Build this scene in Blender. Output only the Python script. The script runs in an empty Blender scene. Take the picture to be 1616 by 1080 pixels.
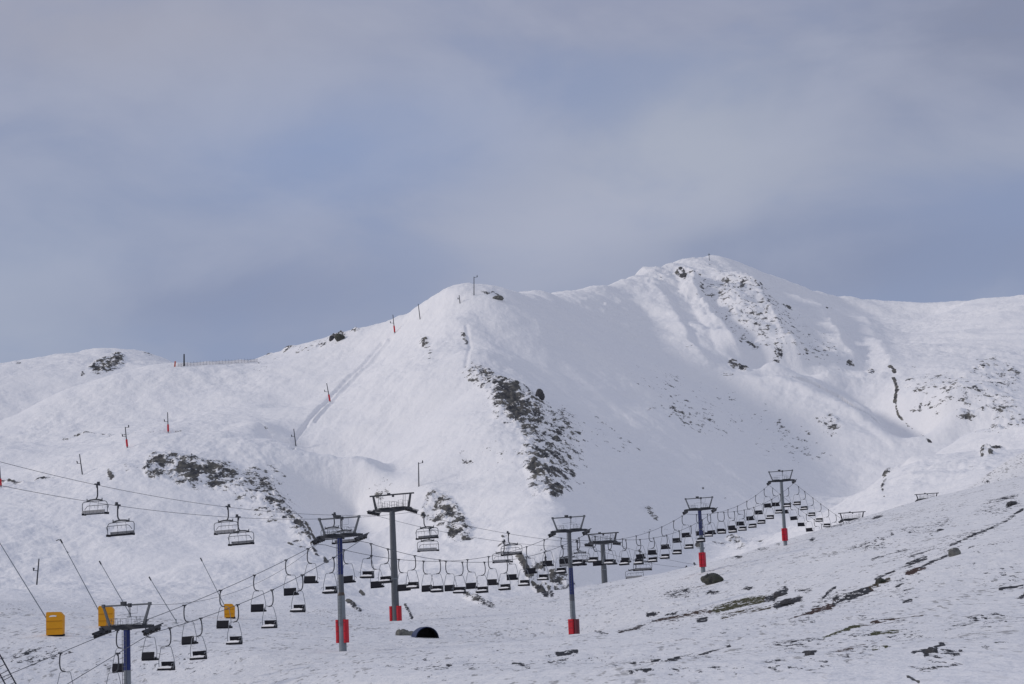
import bpy, math, random
import numpy as np
from mathutils import Vector, Matrix
random.seed(7); np.random.seed(7)
S = bpy.context.scene
COL = S.collection
# ------------------------------------------------------------------ camera
F = 3015.0; CX, CY = 808.0, 540.0
PITCH = math.atan(470.0/F); ROLL = math.radians(2.5)
cd = bpy.data.cameras.new('camera'); cam = bpy.data.objects.new('camera', cd); COL.objects.link(cam)
cd.sensor_width = 36.0; cd.lens = 36.0*F/1616.0; cd.clip_start = 0.5; cd.clip_end = 30000
fw = Vector((0, math.cos(PITCH), math.sin(PITCH)))
rt0 = Vector((1, 0, 0)); up0 = rt0.cross(fw)
rt = rt0*math.cos(ROLL) - up0*math.sin(ROLL)      # camera rolled clockwise: verticals lean left in the picture
up = up0*math.cos(ROLL) + rt0*math.sin(ROLL)
R3 = Matrix((rt, up, -fw)).transposed()
cam.matrix_world = R3.to_4x4()
S.camera = cam
RT, UP, FW = np.array(rt), np.array(up), np.array(fw)
def ray(px, py):
    return FW + RT*((px-CX)/F) - UP*((py-CY)/F)
def az_e(px, py):
    d = ray(px, py); h = math.hypot(d[0], d[1]); return math.atan2(d[0], d[1]), d[2]/h
def at(px, py, r):
    d = ray(px, py); h = math.hypot(d[0], d[1]); return Vector(d*(r/h))
def at_y(px, py, y):
    d = ray(px, py); return Vector(d*(y/d[1]))
def proj(p):
    p = np.asarray(p); z = p@FW
    return CX + F*(p@RT)/z, CY - F*(p@UP)/z
# ------------------------------------------------------------------ noise
_perm = np.random.RandomState(3).permutation(512).astype(np.int32); _perm = np.concatenate([_perm, _perm, _perm])
_ga = np.random.RandomState(4).rand(512)*2*np.pi; _gx = np.cos(_ga).astype(np.float32); _gy = np.sin(_ga).astype(np.float32)
def perlin(x, y, sd=0):
    x = x + sd*17.31; y = y - sd*9.77
    xi = np.floor(x).astype(np.int32); yi = np.floor(y).astype(np.int32)
    xf = (x-xi).astype(np.float32); yf = (y-yi).astype(np.float32)
    u = xf*xf*xf*(xf*(xf*6-15)+10); v = yf*yf*yf*(yf*(yf*6-15)+10)
    xi &= 511; yi &= 511
    def g(ix, iy, fx, fy):
        h = _perm[_perm[ix & 511] + (iy & 511)]
        return _gx[h]*fx + _gy[h]*fy
    a = g(xi, yi, xf, yf); b = g(xi+1, yi, xf-1, yf); c = g(xi, yi+1, xf, yf-1); d = g(xi+1, yi+1, xf-1, yf-1)
    return ((a + u*(b-a)) + v*((c + u*(d-c)) - (a + u*(b-a))))*1.5
def fbm(x, y, lam, octs, sd=0, gain=0.5, ridged=False):
    s = np.zeros_like(x, dtype=np.float32); a = 1.0
    for i in range(octs):
        n = perlin(x/lam, y/lam, sd+i*3)
        if ridged: n = 1-2*np.abs(n)
        s += a*n; a *= gain; lam *= 0.5
    return s
def sstep(a, b, x):
    t = np.clip((x-a)/(b-a), 0, 1); return t*t*(3-2*t)
# ------------------------------------------------------------------ terrain: surveyed ridge, crest, valley and spur lines
CTRL = []          # (az, ln r, e)
def squeeze(px, r):          # the broad mountain on the right stands a little nearer than first surveyed
    k = min(1, max(0, (px-740)/80)); return r if r < 880 else r*(1-k) + k*(880+(r-880)*0.70)
def line(pts, step=28.0):
    pts = [(px, py, squeeze(px, r)) for px, py, r in pts]
    for (a, b) in zip(pts[:-1], pts[1:]):
        n = max(1, int(math.hypot(b[0]-a[0], b[1]-a[1])/step))
        for i in range(n):
            t = i/n; px = a[0]+(b[0]-a[0])*t; py = a[1]+(b[1]-a[1])*t
            r = math.exp(math.log(a[2])+(math.log(b[2])-math.log(a[2]))*t)
            z, e = az_e(px, py); CTRL.append((z, math.log(r), e))
    px, py, r = pts[-1]; z, e = az_e(px, py); CTRL.append((z, math.log(r), e))
def hid(*pts):     # hidden ground: (px, r, z)
    for px, r, z in pts:
        a, _ = az_e(px, 980); CTRL.append((a, math.log(r), z/r))
for px in (-500, -100, 300, 700, 1100, 1500, 2100):
    hid((px, 12, -1.75), (px, 25, -1.85), (px, 40, -2.0 if px > 500 else -3.5))
# foreground
hid((-300, 70, -9), (0, 70, -9), (250, 70, -8), (480, 70, -5), (-300, 115, -15), (0, 115, -14), (200, 115, -11.5), (420, 112, -6), (560, 95, -3.3))
hid((-300, 140, -8), (0, 140, -8), (203, 140, -6.3), (400, 132, -4))
line([(-350, 1092, 165), (0, 1088, 165), (220, 1086, 163), (330, 1086, 150), (450, 1085, 135), (620, 1085, 105), (808, 1085, 86), (1100, 1085, 74), (1400, 1085, 64), (1616, 1085, 60), (2000, 1085, 56)], 60)
line([(-300, 1030, 190), (90, 1006, 192), (300, 1020, 185), (420, 1030, 165), (543, 1028, 168), (640, 1035, 150), (780, 1040, 130), (900, 1045, 122), (1100, 1040, 108), (1350, 1020, 98), (1616, 990, 98), (2000, 950, 98)], 50)
line([(640, 1003, 196), (700, 1010, 190), (800, 1012, 178), (906, 1009, 223), (1000, 1000, 180), (1150, 970, 170), (1300, 955, 165), (1450, 900, 172), (1616, 850, 190), (2000, 760, 200)], 50)
line([(1000, 965, 232), (1125, 920, 250), (1250, 895, 245), (1400, 850, 250), (1508, 820, 262), (1616, 780, 290), (1950, 690, 300)], 50)
line([(1110, 903, 270), (1238, 862, 312)], 40)
# foreground crest
CREST = [(-350, 955, 235), (0, 962, 238), (100, 964, 238), (200, 972, 240), (300, 978, 240), (400, 974, 248), (470, 970, 255), (560, 984, 262), (626, 982, 275), (660, 977, 283), (700, 966, 290), (800, 945, 312), (900, 935, 336), (952, 926, 345), (1020, 910, 328), (1110, 896, 312), (1180, 874, 325), (1238, 854, 335), (1300, 836, 360), (1345, 829, 385), (1400, 814, 410), (1462, 800, 432), (1511, 785, 445), (1551, 775, 455), (1616, 756, 465), (1900, 680, 470)]
line(CREST, 22)
line([(580, 1003, 218), (626, 996, 240), (700, 990, 245), (800, 975, 255), (900, 960, 280)], 30)
hid((-350, 300, 1), (0, 300, 1), (200, 305, 1), (400, 320, 1), (560, 330, 0), (660, 345, 1), (800, 370, 2), (952, 395, 5), (1083, 395, 3.5), (1200, 400, 8), (1300, 430, 14), (1900, 560, 42))
for px, z0 in ((1250, 9), (1300, 13), (1345, 16), (1390, 19), (1430, 22), (1470, 24), (1510, 27), (1560, 31), (1616, 36), (1700, 40)): hid((px, 478, z0+2), (px, 510, z0+2), (px, 545, z0+4))
hid((-350, 420, 4), (0, 420, 4), (200, 420, 2), (400, 420, 0), (560, 420, -2), (660, 430, 0), (800, 440, 2), (952, 480, 6), (1083, 520, 10), (1200, 540, 13))
# second crest on the right
line([(1392, 785, 590), (1397, 765, 610), (1420, 748, 625), (1460, 736, 650), (1520, 729, 665), (1616, 722, 680), (1900, 690, 690)], 20)
hid((1460, 720, 58), (1540, 740, 58), (1616, 760, 62), (1900, 780, 70))
# valley floor where it shows
line([(-300, 955, 480), (0, 950, 490), (150, 962, 500), (300, 965, 500), (420, 962, 490), (520, 960, 490), (600, 970, 500), (700, 962, 510), (800, 940, 525), (870, 938, 540), (960, 915, 560), (1100, 885, 620), (1200, 858, 670), (1300, 818, 740), (1380, 790, 800)], 40)
# knoll with rocks on the left (M1)
line([(-350, 830, 790), (0, 765, 770), (70, 757, 765), (130, 749, 762), (170, 718, 770), (215, 692, 778), (265, 685, 785), (320, 683, 785), (380, 683, 780), (440, 690, 770), (466, 700, 762), (530, 724, 745), (600, 754, 725), (640, 775, 700)], 20)
line([(230, 735, 722), (300, 745, 712), (380, 760, 705), (440, 785, 692), (480, 830, 655), (500, 880, 605), (520, 930, 550)], 25)
line([(60, 922, 590), (150, 900, 600), (260, 880, 610), (380, 870, 615), (440, 880, 590)], 40)
line([(-300, 900, 610), (0, 850, 650), (120, 830, 660), (240, 800, 672), (340, 810, 668), (410, 830, 650)], 40)
line([(520, 770, 732), (560, 795, 728), (595, 850, 680), (606, 900, 622), (615, 950, 552)], 25)
hid((500, 785, 70), (545, 770, 67), (450, 800, 76), (380, 815, 83), (300, 815, 84))
hid((100, 1060, 139), (170, 1075, 146), (235, 1082, 150), (300, 1110, 150), (360, 1110, 152))
# upper left: dome and long ridge with the snow fence (L2)
line([(-350, 730, 990), (0, 668, 1000), (60, 640, 1005), (100, 618, 1010), (170, 596, 1015), (230, 586, 1020), (290, 579, 1030), (340, 576, 1040), (400, 572, 1050), (430, 563, 1060)], 20)
line([(0, 705, 940), (60, 685, 948), (140, 660, 955), (200, 640, 965), (240, 622, 975), (275, 634, 958), (300, 648, 940)], 25)
line([(-300, 790, 880), (0, 715, 880), (80, 715, 860), (160, 703, 838), (240, 683, 845), (320, 672, 852), (380, 662, 862)], 30)
line([(300, 612, 985), (350, 636, 935)], 25)
hid((0, 1080, 112), (200, 1100, 145), (290, 1110, 150), (400, 1130, 160))
line([(400, 600, 985), (392, 640, 905), (430, 690, 800)], 20)          # gully under the fence
# far-left hill (L3)
line([(-350, 600, 1350), (-60, 600, 1350), (0, 588, 1350), (40, 579, 1350), (100, 569, 1345), (140, 557, 1340), (170, 553, 1335), (215, 556, 1340), (240, 562, 1345), (275, 577, 1340)], 20)
line([(-100, 640, 1150), (40, 628, 1150), (110, 603, 1170), (170, 588, 1190), (240, 580, 1200)], 30)
hid((-350, 1500, 150), (0, 1500, 165), (170, 1500, 185), (275, 1480, 175))
# skyline
SKY = [(430, 561, 1080), (470, 546, 1065), (530, 528, 1040), (570, 513, 1020), (610, 510, 990), (640, 497, 975), (680, 473, 955), (705, 459, 945), (722, 454, 940), (745, 457, 945), (770, 455, 955), (792, 459, 975), (815, 463, 1020), (860, 466, 1110), (900, 465, 1180), (935, 456, 1260), (970, 445, 1330), (1000, 436, 1390), (1040, 422, 1450), (1080, 412, 1490), (1120, 409, 1510), (1150, 413, 1520), (1180, 424, 1530), (1220, 440, 1550), (1270, 458, 1590), (1330, 470, 1640), (1380, 477, 1690), (1430, 478, 1690), (1480, 475, 1650), (1540, 471, 1590), (1616, 469, 1530), (1900, 460, 1480)]
line(SKY, 15)
for px, py, r in SKY:
    a, e = az_e(px, py); r = squeeze(px, r)
    if px < 790 or px > 920: CTRL.append((a, math.log(r*1.05), e*0.965))
    if px < 690 or px > 980: CTRL.append((a, math.log(r*1.28), e*0.68))
# face of the lift hill
line([(425, 575, 1030), (480, 570, 995), (560, 545, 985), (620, 526, 965), (665, 504, 945), (715, 484, 928)], 25)
line([(455, 640, 920), (521, 634, 905), (580, 600, 915), (640, 560, 905), (700, 520, 900)], 30)
line([(475, 690, 838), (540, 690, 825), (620, 670, 815), (700, 640, 800), (745, 600, 810)], 30)
line([(590, 735, 755), (662, 768, 690), (720, 760, 690), (800, 760, 655)], 30)
line([(746, 556, 842), (748, 575, 826), (772, 605, 790), (800, 650, 745), (835, 710, 690), (862, 760, 640), (880, 800, 600), (880, 860, 560)], 20)      # spur S1
line([(590, 725, 752), (612, 745, 738), (640, 763, 700), (662, 767, 684), (700, 778, 668), (735, 812, 640), (745, 850, 610), (740, 900, 565)], 20)                        # rocky knob M2
line([(645, 800, 668), (652, 850, 625), (660, 910, 565)], 30)
line([(780, 830, 610), (800, 880, 565)], 30)
line([(790, 490, 925), (835, 560, 872), (880, 620, 822), (925, 700, 758), (960, 780, 692), (985, 850, 622)], 25)                                                           # shaded right flank
# broad face of the middle mountain
line([(870, 495, 1020), (950, 560, 950), (1040, 640, 880), (1100, 720, 815), (1150, 800, 744)], 30)   # rib
line([(900, 480, 1150), (1000, 560, 1050), (1080, 620, 990), (1160, 690, 928), (1240, 770, 850), (1300, 810, 792)], 30)
line([(990, 465, 1300), (1050, 530, 1190), (1120, 590, 1098), (1180, 640, 1038), (1260, 700, 972), (1340, 760, 900), (1385, 785, 855)], 30)
line([(1200, 596, 1078), (1230, 606, 1065), (1262, 618, 1050), (1297, 636, 1030), (1330, 655, 1005), (1365, 680, 978), (1400, 702, 950), (1440, 722, 920), (1475, 735, 900)], 12)
hid((1250, 1040, 133), (1310, 1026, 126), (1360, 1002, 113), (1400, 978, 101))     # ledge R1
line([(1200, 590, 1140), (1260, 596, 1160), (1330, 598, 1165), (1396, 600, 1160)], 25)                    # bench
line([(1330, 625, 1135), (1372, 655, 1110), (1420, 690, 1065), (1468, 716, 1010)], 20)
line([(1395, 545, 1300), (1408, 575, 1205), (1413, 605, 1140), (1414, 640, 1095), (1422, 662, 1075), (1460, 692, 1035), (1500, 722, 990)], 15)                # gully G1
line([(1400, 500, 1560), (1392, 525, 1420)], 20)
# peak spurs and gullies
line([(1045, 424, 1440), (1075, 465, 1330), (1110, 520, 1215), (1150, 580, 1128)], 22)
line([(1075, 420, 1475), (1105, 465, 1370), (1140, 520, 1265), (1175, 575, 1170)], 22)
line([(1110, 414, 1485), (1140, 460, 1368), (1175, 520, 1240), (1210, 575, 1140)], 22)
line([(1150, 420, 1510), (1185, 470, 1400), (1225, 530, 1270), (1255, 580, 1180)], 22)
line([(1185, 432, 1505), (1225, 480, 1385), (1270, 540, 1250), (1305, 590, 1160)], 22)
line([(1230, 450, 1550), (1275, 500, 1415), (1320, 550, 1300), (1345, 590, 1200)], 22)
line([(1275, 468, 1560), (1320, 515, 1400), (1350, 555, 1275), (1372, 592, 1180)], 22)
line([(1330, 480, 1620), (1365, 520, 1480), (1386, 560, 1262)], 22)
# right-hand mountain
line([(1450, 500, 1560), (1450, 545, 1330), (1448, 580, 1180), (1458, 620, 1085), (1500, 670, 985), (1548, 702, 930)], 25)
line([(1520, 490, 1520), (1530, 550, 1270), (1560, 610, 1060), (1610, 670, 900), (1640, 705, 840)], 30)
line([(1600, 490, 1440), (1620, 560, 1230), (1680, 640, 1020), (1760, 700, 860)], 40)
line([(1470, 500, 1600), (1432, 545, 1340)], 25)
hid((1545, 850, 78), (1616, 840, 80), (1700, 820, 82))
# beyond everything
for px in (-500, -100, 300, 700, 1100, 1500, 2100): hid((px, 2600, 150), (px, 4200, 80))
# same profiles carried on beyond both edges of the picture
for a in (-0.50, 0.50):
    for r, z in ((30, -2), (100, -6 if a < 0 else -1), (220, 3 if a < 0 else 14), (480, 5 if a < 0 else 38), (700, 50 if a < 0 else 75), (1000, 95 if a < 0 else 150), (1400, 150 if a < 0 else 260), (2600, 150), (4200, 80)):
        CTRL.append((a, math.log(r), z/r))
C_ = np.array(CTRL, dtype=np.float64)
_, ui = np.unique(np.round(C_[:, :2], 4), axis=0, return_index=True); C_ = C_[ui]
MQC = 0.008
def _phi(d2): return -np.sqrt(d2 + MQC*MQC)
n = len(C_)
d2 = (C_[:, None, 0]-C_[None, :, 0])**2 + (C_[:, None, 1]-C_[None, :, 1])**2
A = np.zeros((n+3, n+3)); A[:n, :n] = _phi(d2) + np.eye(n)*0.00025
A[:n, n] = 1; A[:n, n+1:] = C_[:, :2]; A[n, :n] = 1; A[n+1:, :n] = C_[:, :2].T
W = np.linalg.solve(A, np.concatenate([C_[:, 2], np.zeros(3)]))
def rbf(a, p):
    sh = a.shape; a = a.ravel(); p = p.ravel(); out = np.empty_like(a)
    for i in range(0, len(a), 20000):
        d2 = (a[i:i+20000, None]-C_[None, :, 0])**2 + (p[i:i+20000, None]-C_[None, :, 1])**2
        out[i:i+20000] = _phi(d2)@W[:n] + W[n] + W[n+1]*a[i:i+20000] + W[n+2]*p[i:i+20000]
    return out.reshape(sh)
Q = 1.0           # grid fineness
af = np.linspace(-0.30, 0.30, int(1060*Q))
ag = np.concatenate([np.linspace(-math.pi, -0.50, 34, endpoint=False), np.linspace(-0.50, -0.30, 24, endpoint=False)])
AZ = np.concatenate([ag, af, -ag[::-1]])
def seg(a, b, k): return np.linspace(math.log(a), math.log(b), max(3, int(k*Q)), endpoint=False)
RHO = np.concatenate([np.linspace(math.log(.02), math.log(1.5), 5, endpoint=False), seg(1.5, 50, 26), seg(50, 350, 520), seg(350, 500, 60), seg(500, 1260, 840), seg(1260, 1480, 170), np.linspace(math.log(1480), math.log(5200), 36)])
# coarse solve, smooth upsample
ca = np.linspace(-0.5, 0.5, 460); cp = np.linspace(math.log(1.5), RHO[-1], 900)
cg = rbf(*np.meshgrid(ca, cp, indexing='ij'))
def bil(g, fa, fp):
    i = np.clip(np.floor(fa).astype(int), 1, g.shape[0]-3); j = np.clip(np.floor(fp).astype(int), 1, g.shape[1]-3)
    u = np.clip(fa-i, 0, 1); v = np.clip(fp-j, 0, 1)
    def cub(p0, p1, p2, p3, t): return p1 + 0.5*t*(p2-p0 + t*(2*p0-5*p1+4*p2-p3 + t*(3*(p1-p2)+p3-p0)))
    return cub(*[cub(g[i+k, j-1], g[i+k, j], g[i+k, j+1], g[i+k, j+2], v) for k in (-1, 0, 1, 2)], u)
GA, GP = np.meshgrid(AZ, RHO, indexing='ij')
ac = np.clip(GA, -0.5, 0.5)
E = bil(cg, (ac-ca[0])/(ca[1]-ca[0]), (GP-cp[0])/(cp[1]-cp[0]))
GR = np.exp(GP)
wide = sstep(0.5, 1.2, np.abs(GA))
E = E*(1-wide) + wide*(-1.75/GR + 0.10*sstep(4.5, 7.2, GP)*(1-sstep(7.3, 8.4, GP)))
X = (GR*np.sin(GA)).astype(np.float32); Y = (GR*np.cos(GA)).astype(np.float32); Z = (E*GR).astype(np.float32)
nr_ = sstep(2.0, 9.0, GR); Z = (Z*nr_ - 1.72*(1-nr_)).astype(np.float32)
infr = np.abs(GA) < 0.31
# ------------------------------------------------------------------ where each point of the terrain falls, and which rock fields it belongs to
def view_xy():
    P = np.stack([X, Y, Z], -1); zc = P@FW.astype(np.float32); zc = np.where(zc < 0.5, 0.5, zc)
    return CX + F*(P@RT.astype(np.float32))/zc, CY - F*(P@UP.astype(np.float32))/zc
VX, VY = view_xy()
EE = Z/GR.astype(np.float32)
first = np.zeros_like(EE, dtype=bool)
first = EE >= np.maximum.accumulate(EE, axis=1) - 0.0006
vis = first & infr
col0 = int(np.searchsorted(AZ, -0.2999))
def hit(px, py):                       # first terrain point along a sight line
    a, e = az_e(px, py)
    fi = np.interp(a, AZ, np.arange(len(AZ))); i = int(fi); t = fi-i
    pr = Z[i]*(1-t) + Z[i+1]*t; ez = pr/np.exp(RHO)
    k = np.argmax((ez >= e) & (RHO > math.log(30)))
    if ez[k] < e: k = int(np.argmax(np.where(RHO > math.log(60), ez, -9)))
    e0, e1 = ez[k-1], ez[k]; s = 0 if e1 <= e0 else np.clip((e-e0)/(e1-e0), 0, 1)
    r = math.exp(RHO[k-1] + (RHO[k]-RHO[k-1])*s)
    return Vector((r*math.sin(a), r*math.cos(a), r*(e if ez[k] >= e else ez[k])))
def ground_z(x, y):
    a = math.atan2(x, y); p = math.log(math.hypot(x, y))
    fi = np.interp(a, AZ, np.arange(len(AZ))); fj = np.interp(p, RHO, np.arange(len(RHO)))
    i, j = int(fi), int(fj); u, v = fi-i, fj-j
    return float((Z[i, j]*(1-u)+Z[i+1, j]*u)*(1-v) + (Z[i, j+1]*(1-u)+Z[i+1, j+1]*u)*v)
ROCK = np.zeros_like(Z); SOIL = np.zeros_like(Z); ROUGH = np.zeros_like(Z)
def region(cx, cy, rad, rmin, rmax):
    cols = np.where((AZ > az_e(cx-rad, cy)[0]-0.012) & (AZ < az_e(cx+rad, cy)[0]+0.012))[0]
    rows = np.where((RHO > math.log(rmin)) & (RHO < math.log(rmax)))[0]
    if len(cols) == 0 or len(rows) == 0: return None
    return slice(cols[0], cols[-1]+1), slice(rows[0], rows[-1]+1)
def ell(cx, cy, rx, ry, ang, d, tgt=None, rr=None):
    tgt = ROCK if tgt is None else tgt
    h = hit(cx, min(cy, 1079)); r = h.xy.length
    s = region(cx, cy, rx+ry, r*0.72, r*1.38)
    if s is None: return
    dx = VX[s]-cx; dy = VY[s]-cy; c, q = math.cos(math.radians(ang)), math.sin(math.radians(ang))
    u = (dx*c+dy*q)/rx; v = (-dx*q+dy*c)/ry
    m = d*(1-sstep(0.35, 1.15, np.sqrt(u*u+v*v)))*vis[s]
    tgt[s] = np.maximum(tgt[s], m)
def pl(pts, w, d, tgt=None, soil=None):
    for (a, b) in zip(pts[:-1], pts[1:]):
        cx, cy = (a[0]+b[0])/2, (a[1]+b[1])/2; L = math.hypot(b[0]-a[0], b[1]-a[1])
        ra = hit(*a).xy.length; rb = hit(*b).xy.length
        s = region(cx, cy, L/2+w+4, min(ra, rb)*0.8, max(ra, rb)*1.2)
        if s is None: continue
        dx = VX[s]-a[0]; dy = VY[s]-a[1]; ex, ey = (b[0]-a[0]), (b[1]-a[1])
        t = np.clip((dx*ex+dy*ey)/(L*L), 0, 1)
        dd = np.sqrt((dx-t*ex)**2+(dy-t*ey)**2)
        m = d*(1-sstep(0.4*w, 1.4*w+1.5, dd))*vis[s]
        tt = ROCK if tgt is None else tgt
        tt[s] = np.maximum(tt[s], m)
        if soil is not None: SOIL[s] = np.where(m > 0.05, soil, SOIL[s])
# rock fields on the slopes
for a in [(768, 590, 38, 15, 32, .72), (752, 582, 20, 8, 20, .6), (800, 622, 48, 26, 40, .85), (805, 640, 32, 24, 45, 1.0), (835, 660, 52, 30, 50, .8), (868, 690, 45, 36, 50, .68), (860, 722, 46, 30, 40, .75), (850, 738, 30, 12, 10, .8),
          (877, 770, 16, 20, 70, .95), (908, 685, 10, 36, -12, .6), (782, 657, 14, 7, 20, .7), (790, 625, 60, 22, 35, .6), (795, 714, 70, 22, 8, .36), (740, 720, 50, 25, 10, .3), (890, 655, 20, 30, 20, .5), (870, 745, 40, 14, 20, .45),
          (246, 738, 26, 30, 10, .85), (298, 742, 32, 28, 0, 1.0), (285, 725, 54, 18, 0, .7), (350, 748, 52, 26, 20, .78), (400, 762, 40, 34, 50, .66), (432, 792, 38, 26, 52, .66), (458, 822, 22, 26, 62, .6), (300, 765, 60, 14, 10, .5), (392, 790, 60, 24, 45, .45),
          (175, 753, 6, 13, -30, .85), (205, 742, 20, 10, 0, .4), (440, 742, 30, 12, 20, .4), (350, 725, 40, 10, 10, .45), (415, 748, 40, 14, 30, .6),
          (702, 798, 30, 14, 45, .85), (718, 822, 20, 30, 60, .7), (733, 850, 14, 18, 60, .6), (672, 800, 9, 26, 8, .55), (607, 772, 14, 8, 0, .5), (598, 778, 16, 8, 20, .55), (600, 765, 30, 14, 0, .3), (690, 815, 40, 30, 40, .4),
          (880, 912, 30, 26, 45, .75), (860, 885, 44, 30, 20, .5), (895, 925, 16, 22, 40, .7), (855, 895, 26, 14, 30, .6), (795, 870, 14, 26, 10, .55), (793, 853, 3, 6, 0, 1.0), (800, 868, 4, 5, 0, 1.0), (861, 885, 3, 7, 0, 1.0), (668, 805, 6, 20, 5, .9),
          (165, 578, 36, 12, -12, .85), (185, 572, 16, 12, -20, .8), (131, 590, 6, 4, 0, .7), (25, 573, 16, 4, 0, .5), (230, 560, 16, 5, 10, .4),
          (535, 530, 18, 7, -15, .85), (560, 520, 12, 6, -10, .7), (508, 540, 10, 5, 0, .6), (455, 552, 14, 6, -20, .7), (425, 561, 10, 5, -20, .6), (670, 541, 11, 10, 0, .85), (677, 552, 9, 14, 0, .5), (733, 535, 12, 6, 55, .7), (680, 568, 18, 10, 0, .3), (420, 580, 26, 24, 0, .3), (420, 678, 6, 4, 0, .8),
          (1100, 452, 36, 13, 40, .5), (1078, 447, 14, 3, 50, .95), (1042, 441, 6, 4, 0, .6), (1108, 458, 12, 5, 40, .75), (1150, 460, 14, 7, 50, .6), (1172, 470, 9, 6, 50, .75), (1148, 458, 5, 4, 0, .9), (1203, 476, 6, 3, 30, .8), (1216, 488, 6, 4, 30, .75), (1247, 497, 7, 4, 15, .95), (1220, 508, 10, 12, 20, .6), (1238, 503, 14, 4, -10, .5), (1140, 500, 6, 6, 0, .5), (1186, 549, 18, 6, 20, .72), (1170, 542, 6, 4, 30, .95),
          (1157, 580, 12, 6, 30, .85), (1175, 588, 12, 4, 10, .9), (1226, 572, 16, 10, 10, .7), (1210, 556, 8, 5, 0, .6), (1274, 573, 5, 4, 40, .9), (1289, 564, 9, 4, 10, .8), (1343, 584, 12, 5, 0, .6), (1374, 590, 9, 5, 0, .85), (1153, 620, 20, 10, 0, .4), (1130, 625, 8, 4, 0, .5), (1150, 595, 20, 6, 20, .5), (1280, 555, 50, 20, 30, .3), (1200, 520, 60, 30, 40, .28), (1090, 560, 14, 5, 0, .45),
          (1080, 659, 30, 12, 30, .55), (1029, 645, 10, 8, 0, .5), (1000, 700, 16, 6, 50, .4), (943, 688, 4, 3, 0, .7), (1028, 806, 20, 6, 33, .75), (1024, 835, 16, 5, 0, .5), (1310, 665, 26, 22, 40, .55), (1238, 685, 7, 5, 0, .6), (1212, 712, 7, 6, 0, .65), (1225, 695, 20, 20, 40, .35), (1155, 640, 60, 40, 30, .22),
          (1441, 580, 8, 4, 0, .7), (1438, 605, 16, 6, 0, .45), (1452, 620, 36, 14, 10, .5), (1462, 645, 28, 9, 0, .6), (1440, 650, 10, 4, 0, .7), (1530, 641, 20, 6, 10, .72), (1528, 661, 26, 8, 0, .66), (1580, 672, 34, 14, 0, .6), (1500, 640, 60, 26, 0, .4), (1550, 655, 60, 30, 0, .42), (1568, 570, 12, 5, 20, .6), (1553, 585, 5, 5, 40, .8), (1600, 590, 20, 12, 30, .5), (1590, 640, 30, 14, 0, .45), (1605, 655, 12, 6, 0, .5), (1615, 720, 5, 5, 0, .4),
          (1560, 746, 18, 9, 10, .5), (1557, 761, 10, 3, 0, .9), (1572, 757, 10, 3, 0, .6), (1535, 742, 30, 10, 0, .3), (1402, 752, 10, 12, -50, .5),
          (1105, 862, 12, 5, 20, .8), (1160, 850, 22, 8, 15, .75), (1165, 866, 22, 8, 10, .6), (1200, 866, 18, 7, 10, .6), (1228, 860, 6, 4, 0, .7), (1282, 852, 7, 3, -20, .9), (1165, 880, 10, 2, -5, .9),
          (1340, 824, 60, 5, -15, .55), (1385, 816, 14, 4, -15, .85), (1110, 772, 4, 3, 0, .8), (1145, 788, 4, 3, 0, .6), (1050, 835, 10, 6, 0, .5)]:
    ell(*a)
pl([(1404, 584), (1412, 590)], 2.5, .8); pl([(1410, 600), (1415, 616), (1413, 638), (1417, 655), (1425, 664)], 1.9, 1.05); pl([(1412, 603), (1416, 618)], 3.2, .9); pl([(1414, 628), (1413, 640)], 2.8, .85); pl([(1425, 664), (1450, 682), (1470, 698)], 1.5, .7); pl([(1550, 722), (1558, 713), (1568, 707), (1583, 703)], 2.6, .9); pl([(1562, 721), (1573, 715), (1582, 708)], 2.2, .8)
pl([(817, 882), (832, 903), (846, 920), (862, 938)], 5, .98); pl([(862, 918), (872, 940)], 3, .8); pl([(735, 938), (748, 943), (765, 950), (776, 956)], 5, .8); pl([(768, 940), (774, 945)], 3, .6)
pl([(548, 950), (558, 956), (568, 962)], 2.5, .9); pl([(640, 955), (646, 965), (650, 974)], 2.5, .9); pl([(568, 936), (575, 942)], 2, .7)
pl([(470, 830), (485, 855), (500, 880), (516, 898)], 2.5, .82); pl([(484, 838), (496, 860)], 3, .8); pl([(440, 800), (462, 828), (480, 850)], 5, .7); pl([(455, 860), (462, 866)], 2, .8); pl([(1064, 438), (1072, 447), (1083, 456)], 1.6, 1.0)
pl([(0, 758), (20, 759), (30, 760), (50, 760), (62, 752), (85, 751)], 1.6, .75); pl([(100, 688), (140, 680), (178, 683)], 1.2, .65); pl([(1395, 782), (1391, 768), (1402, 750), (1412, 746)], 1.8, .75); pl([(300, 680), (215, 687), (180, 684)], 0.8, .5)
pl([(760, 465), (770, 470), (780, 467), (790, 472)], 1.6, .85); pl([(1303, 494), (1318, 488)], .8, .6); pl([(995, 600), (1010, 615)], 1, .4); pl([(990, 693), (1010, 712)], 1.2, .6)
# bare streaks of earth and grass on the foreground hillside   (soil: 0.1 dark stone, 0.5 brown earth, 1 grass)
G_ = lambda p, w, d, s: pl(p, w, d, None, s)
G_([(1030, 982), (1060, 976), (1100, 968), (1135, 963)], 2.6, .85, .6); G_([(1130, 962), (1160, 954), (1200, 946), (1220, 944)], 5.5, .95, .8); G_([(1212, 947), (1228, 936), (1240, 930)], 4, 1, .3); G_([(1225, 954), (1240, 950), (1262, 942)], 5, 1.1, .3); G_([(1140, 972), (1180, 962), (1215, 956)], 3, .7, .7)
G_([(1255, 976), (1285, 966), (1300, 958)], 2, .9, .45); G_([(1285, 964), (1305, 957), (1322, 951)], 5, 1.05, .5); G_([(1318, 952), (1340, 938), (1362, 930), (1385, 922)], 3, .9, .25); G_([(1340, 944), (1358, 936), (1375, 930)], 4, .95, .3); G_([(1378, 925), (1392, 919), (1402, 915)], 4.5, 1.0, .7)
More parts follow.
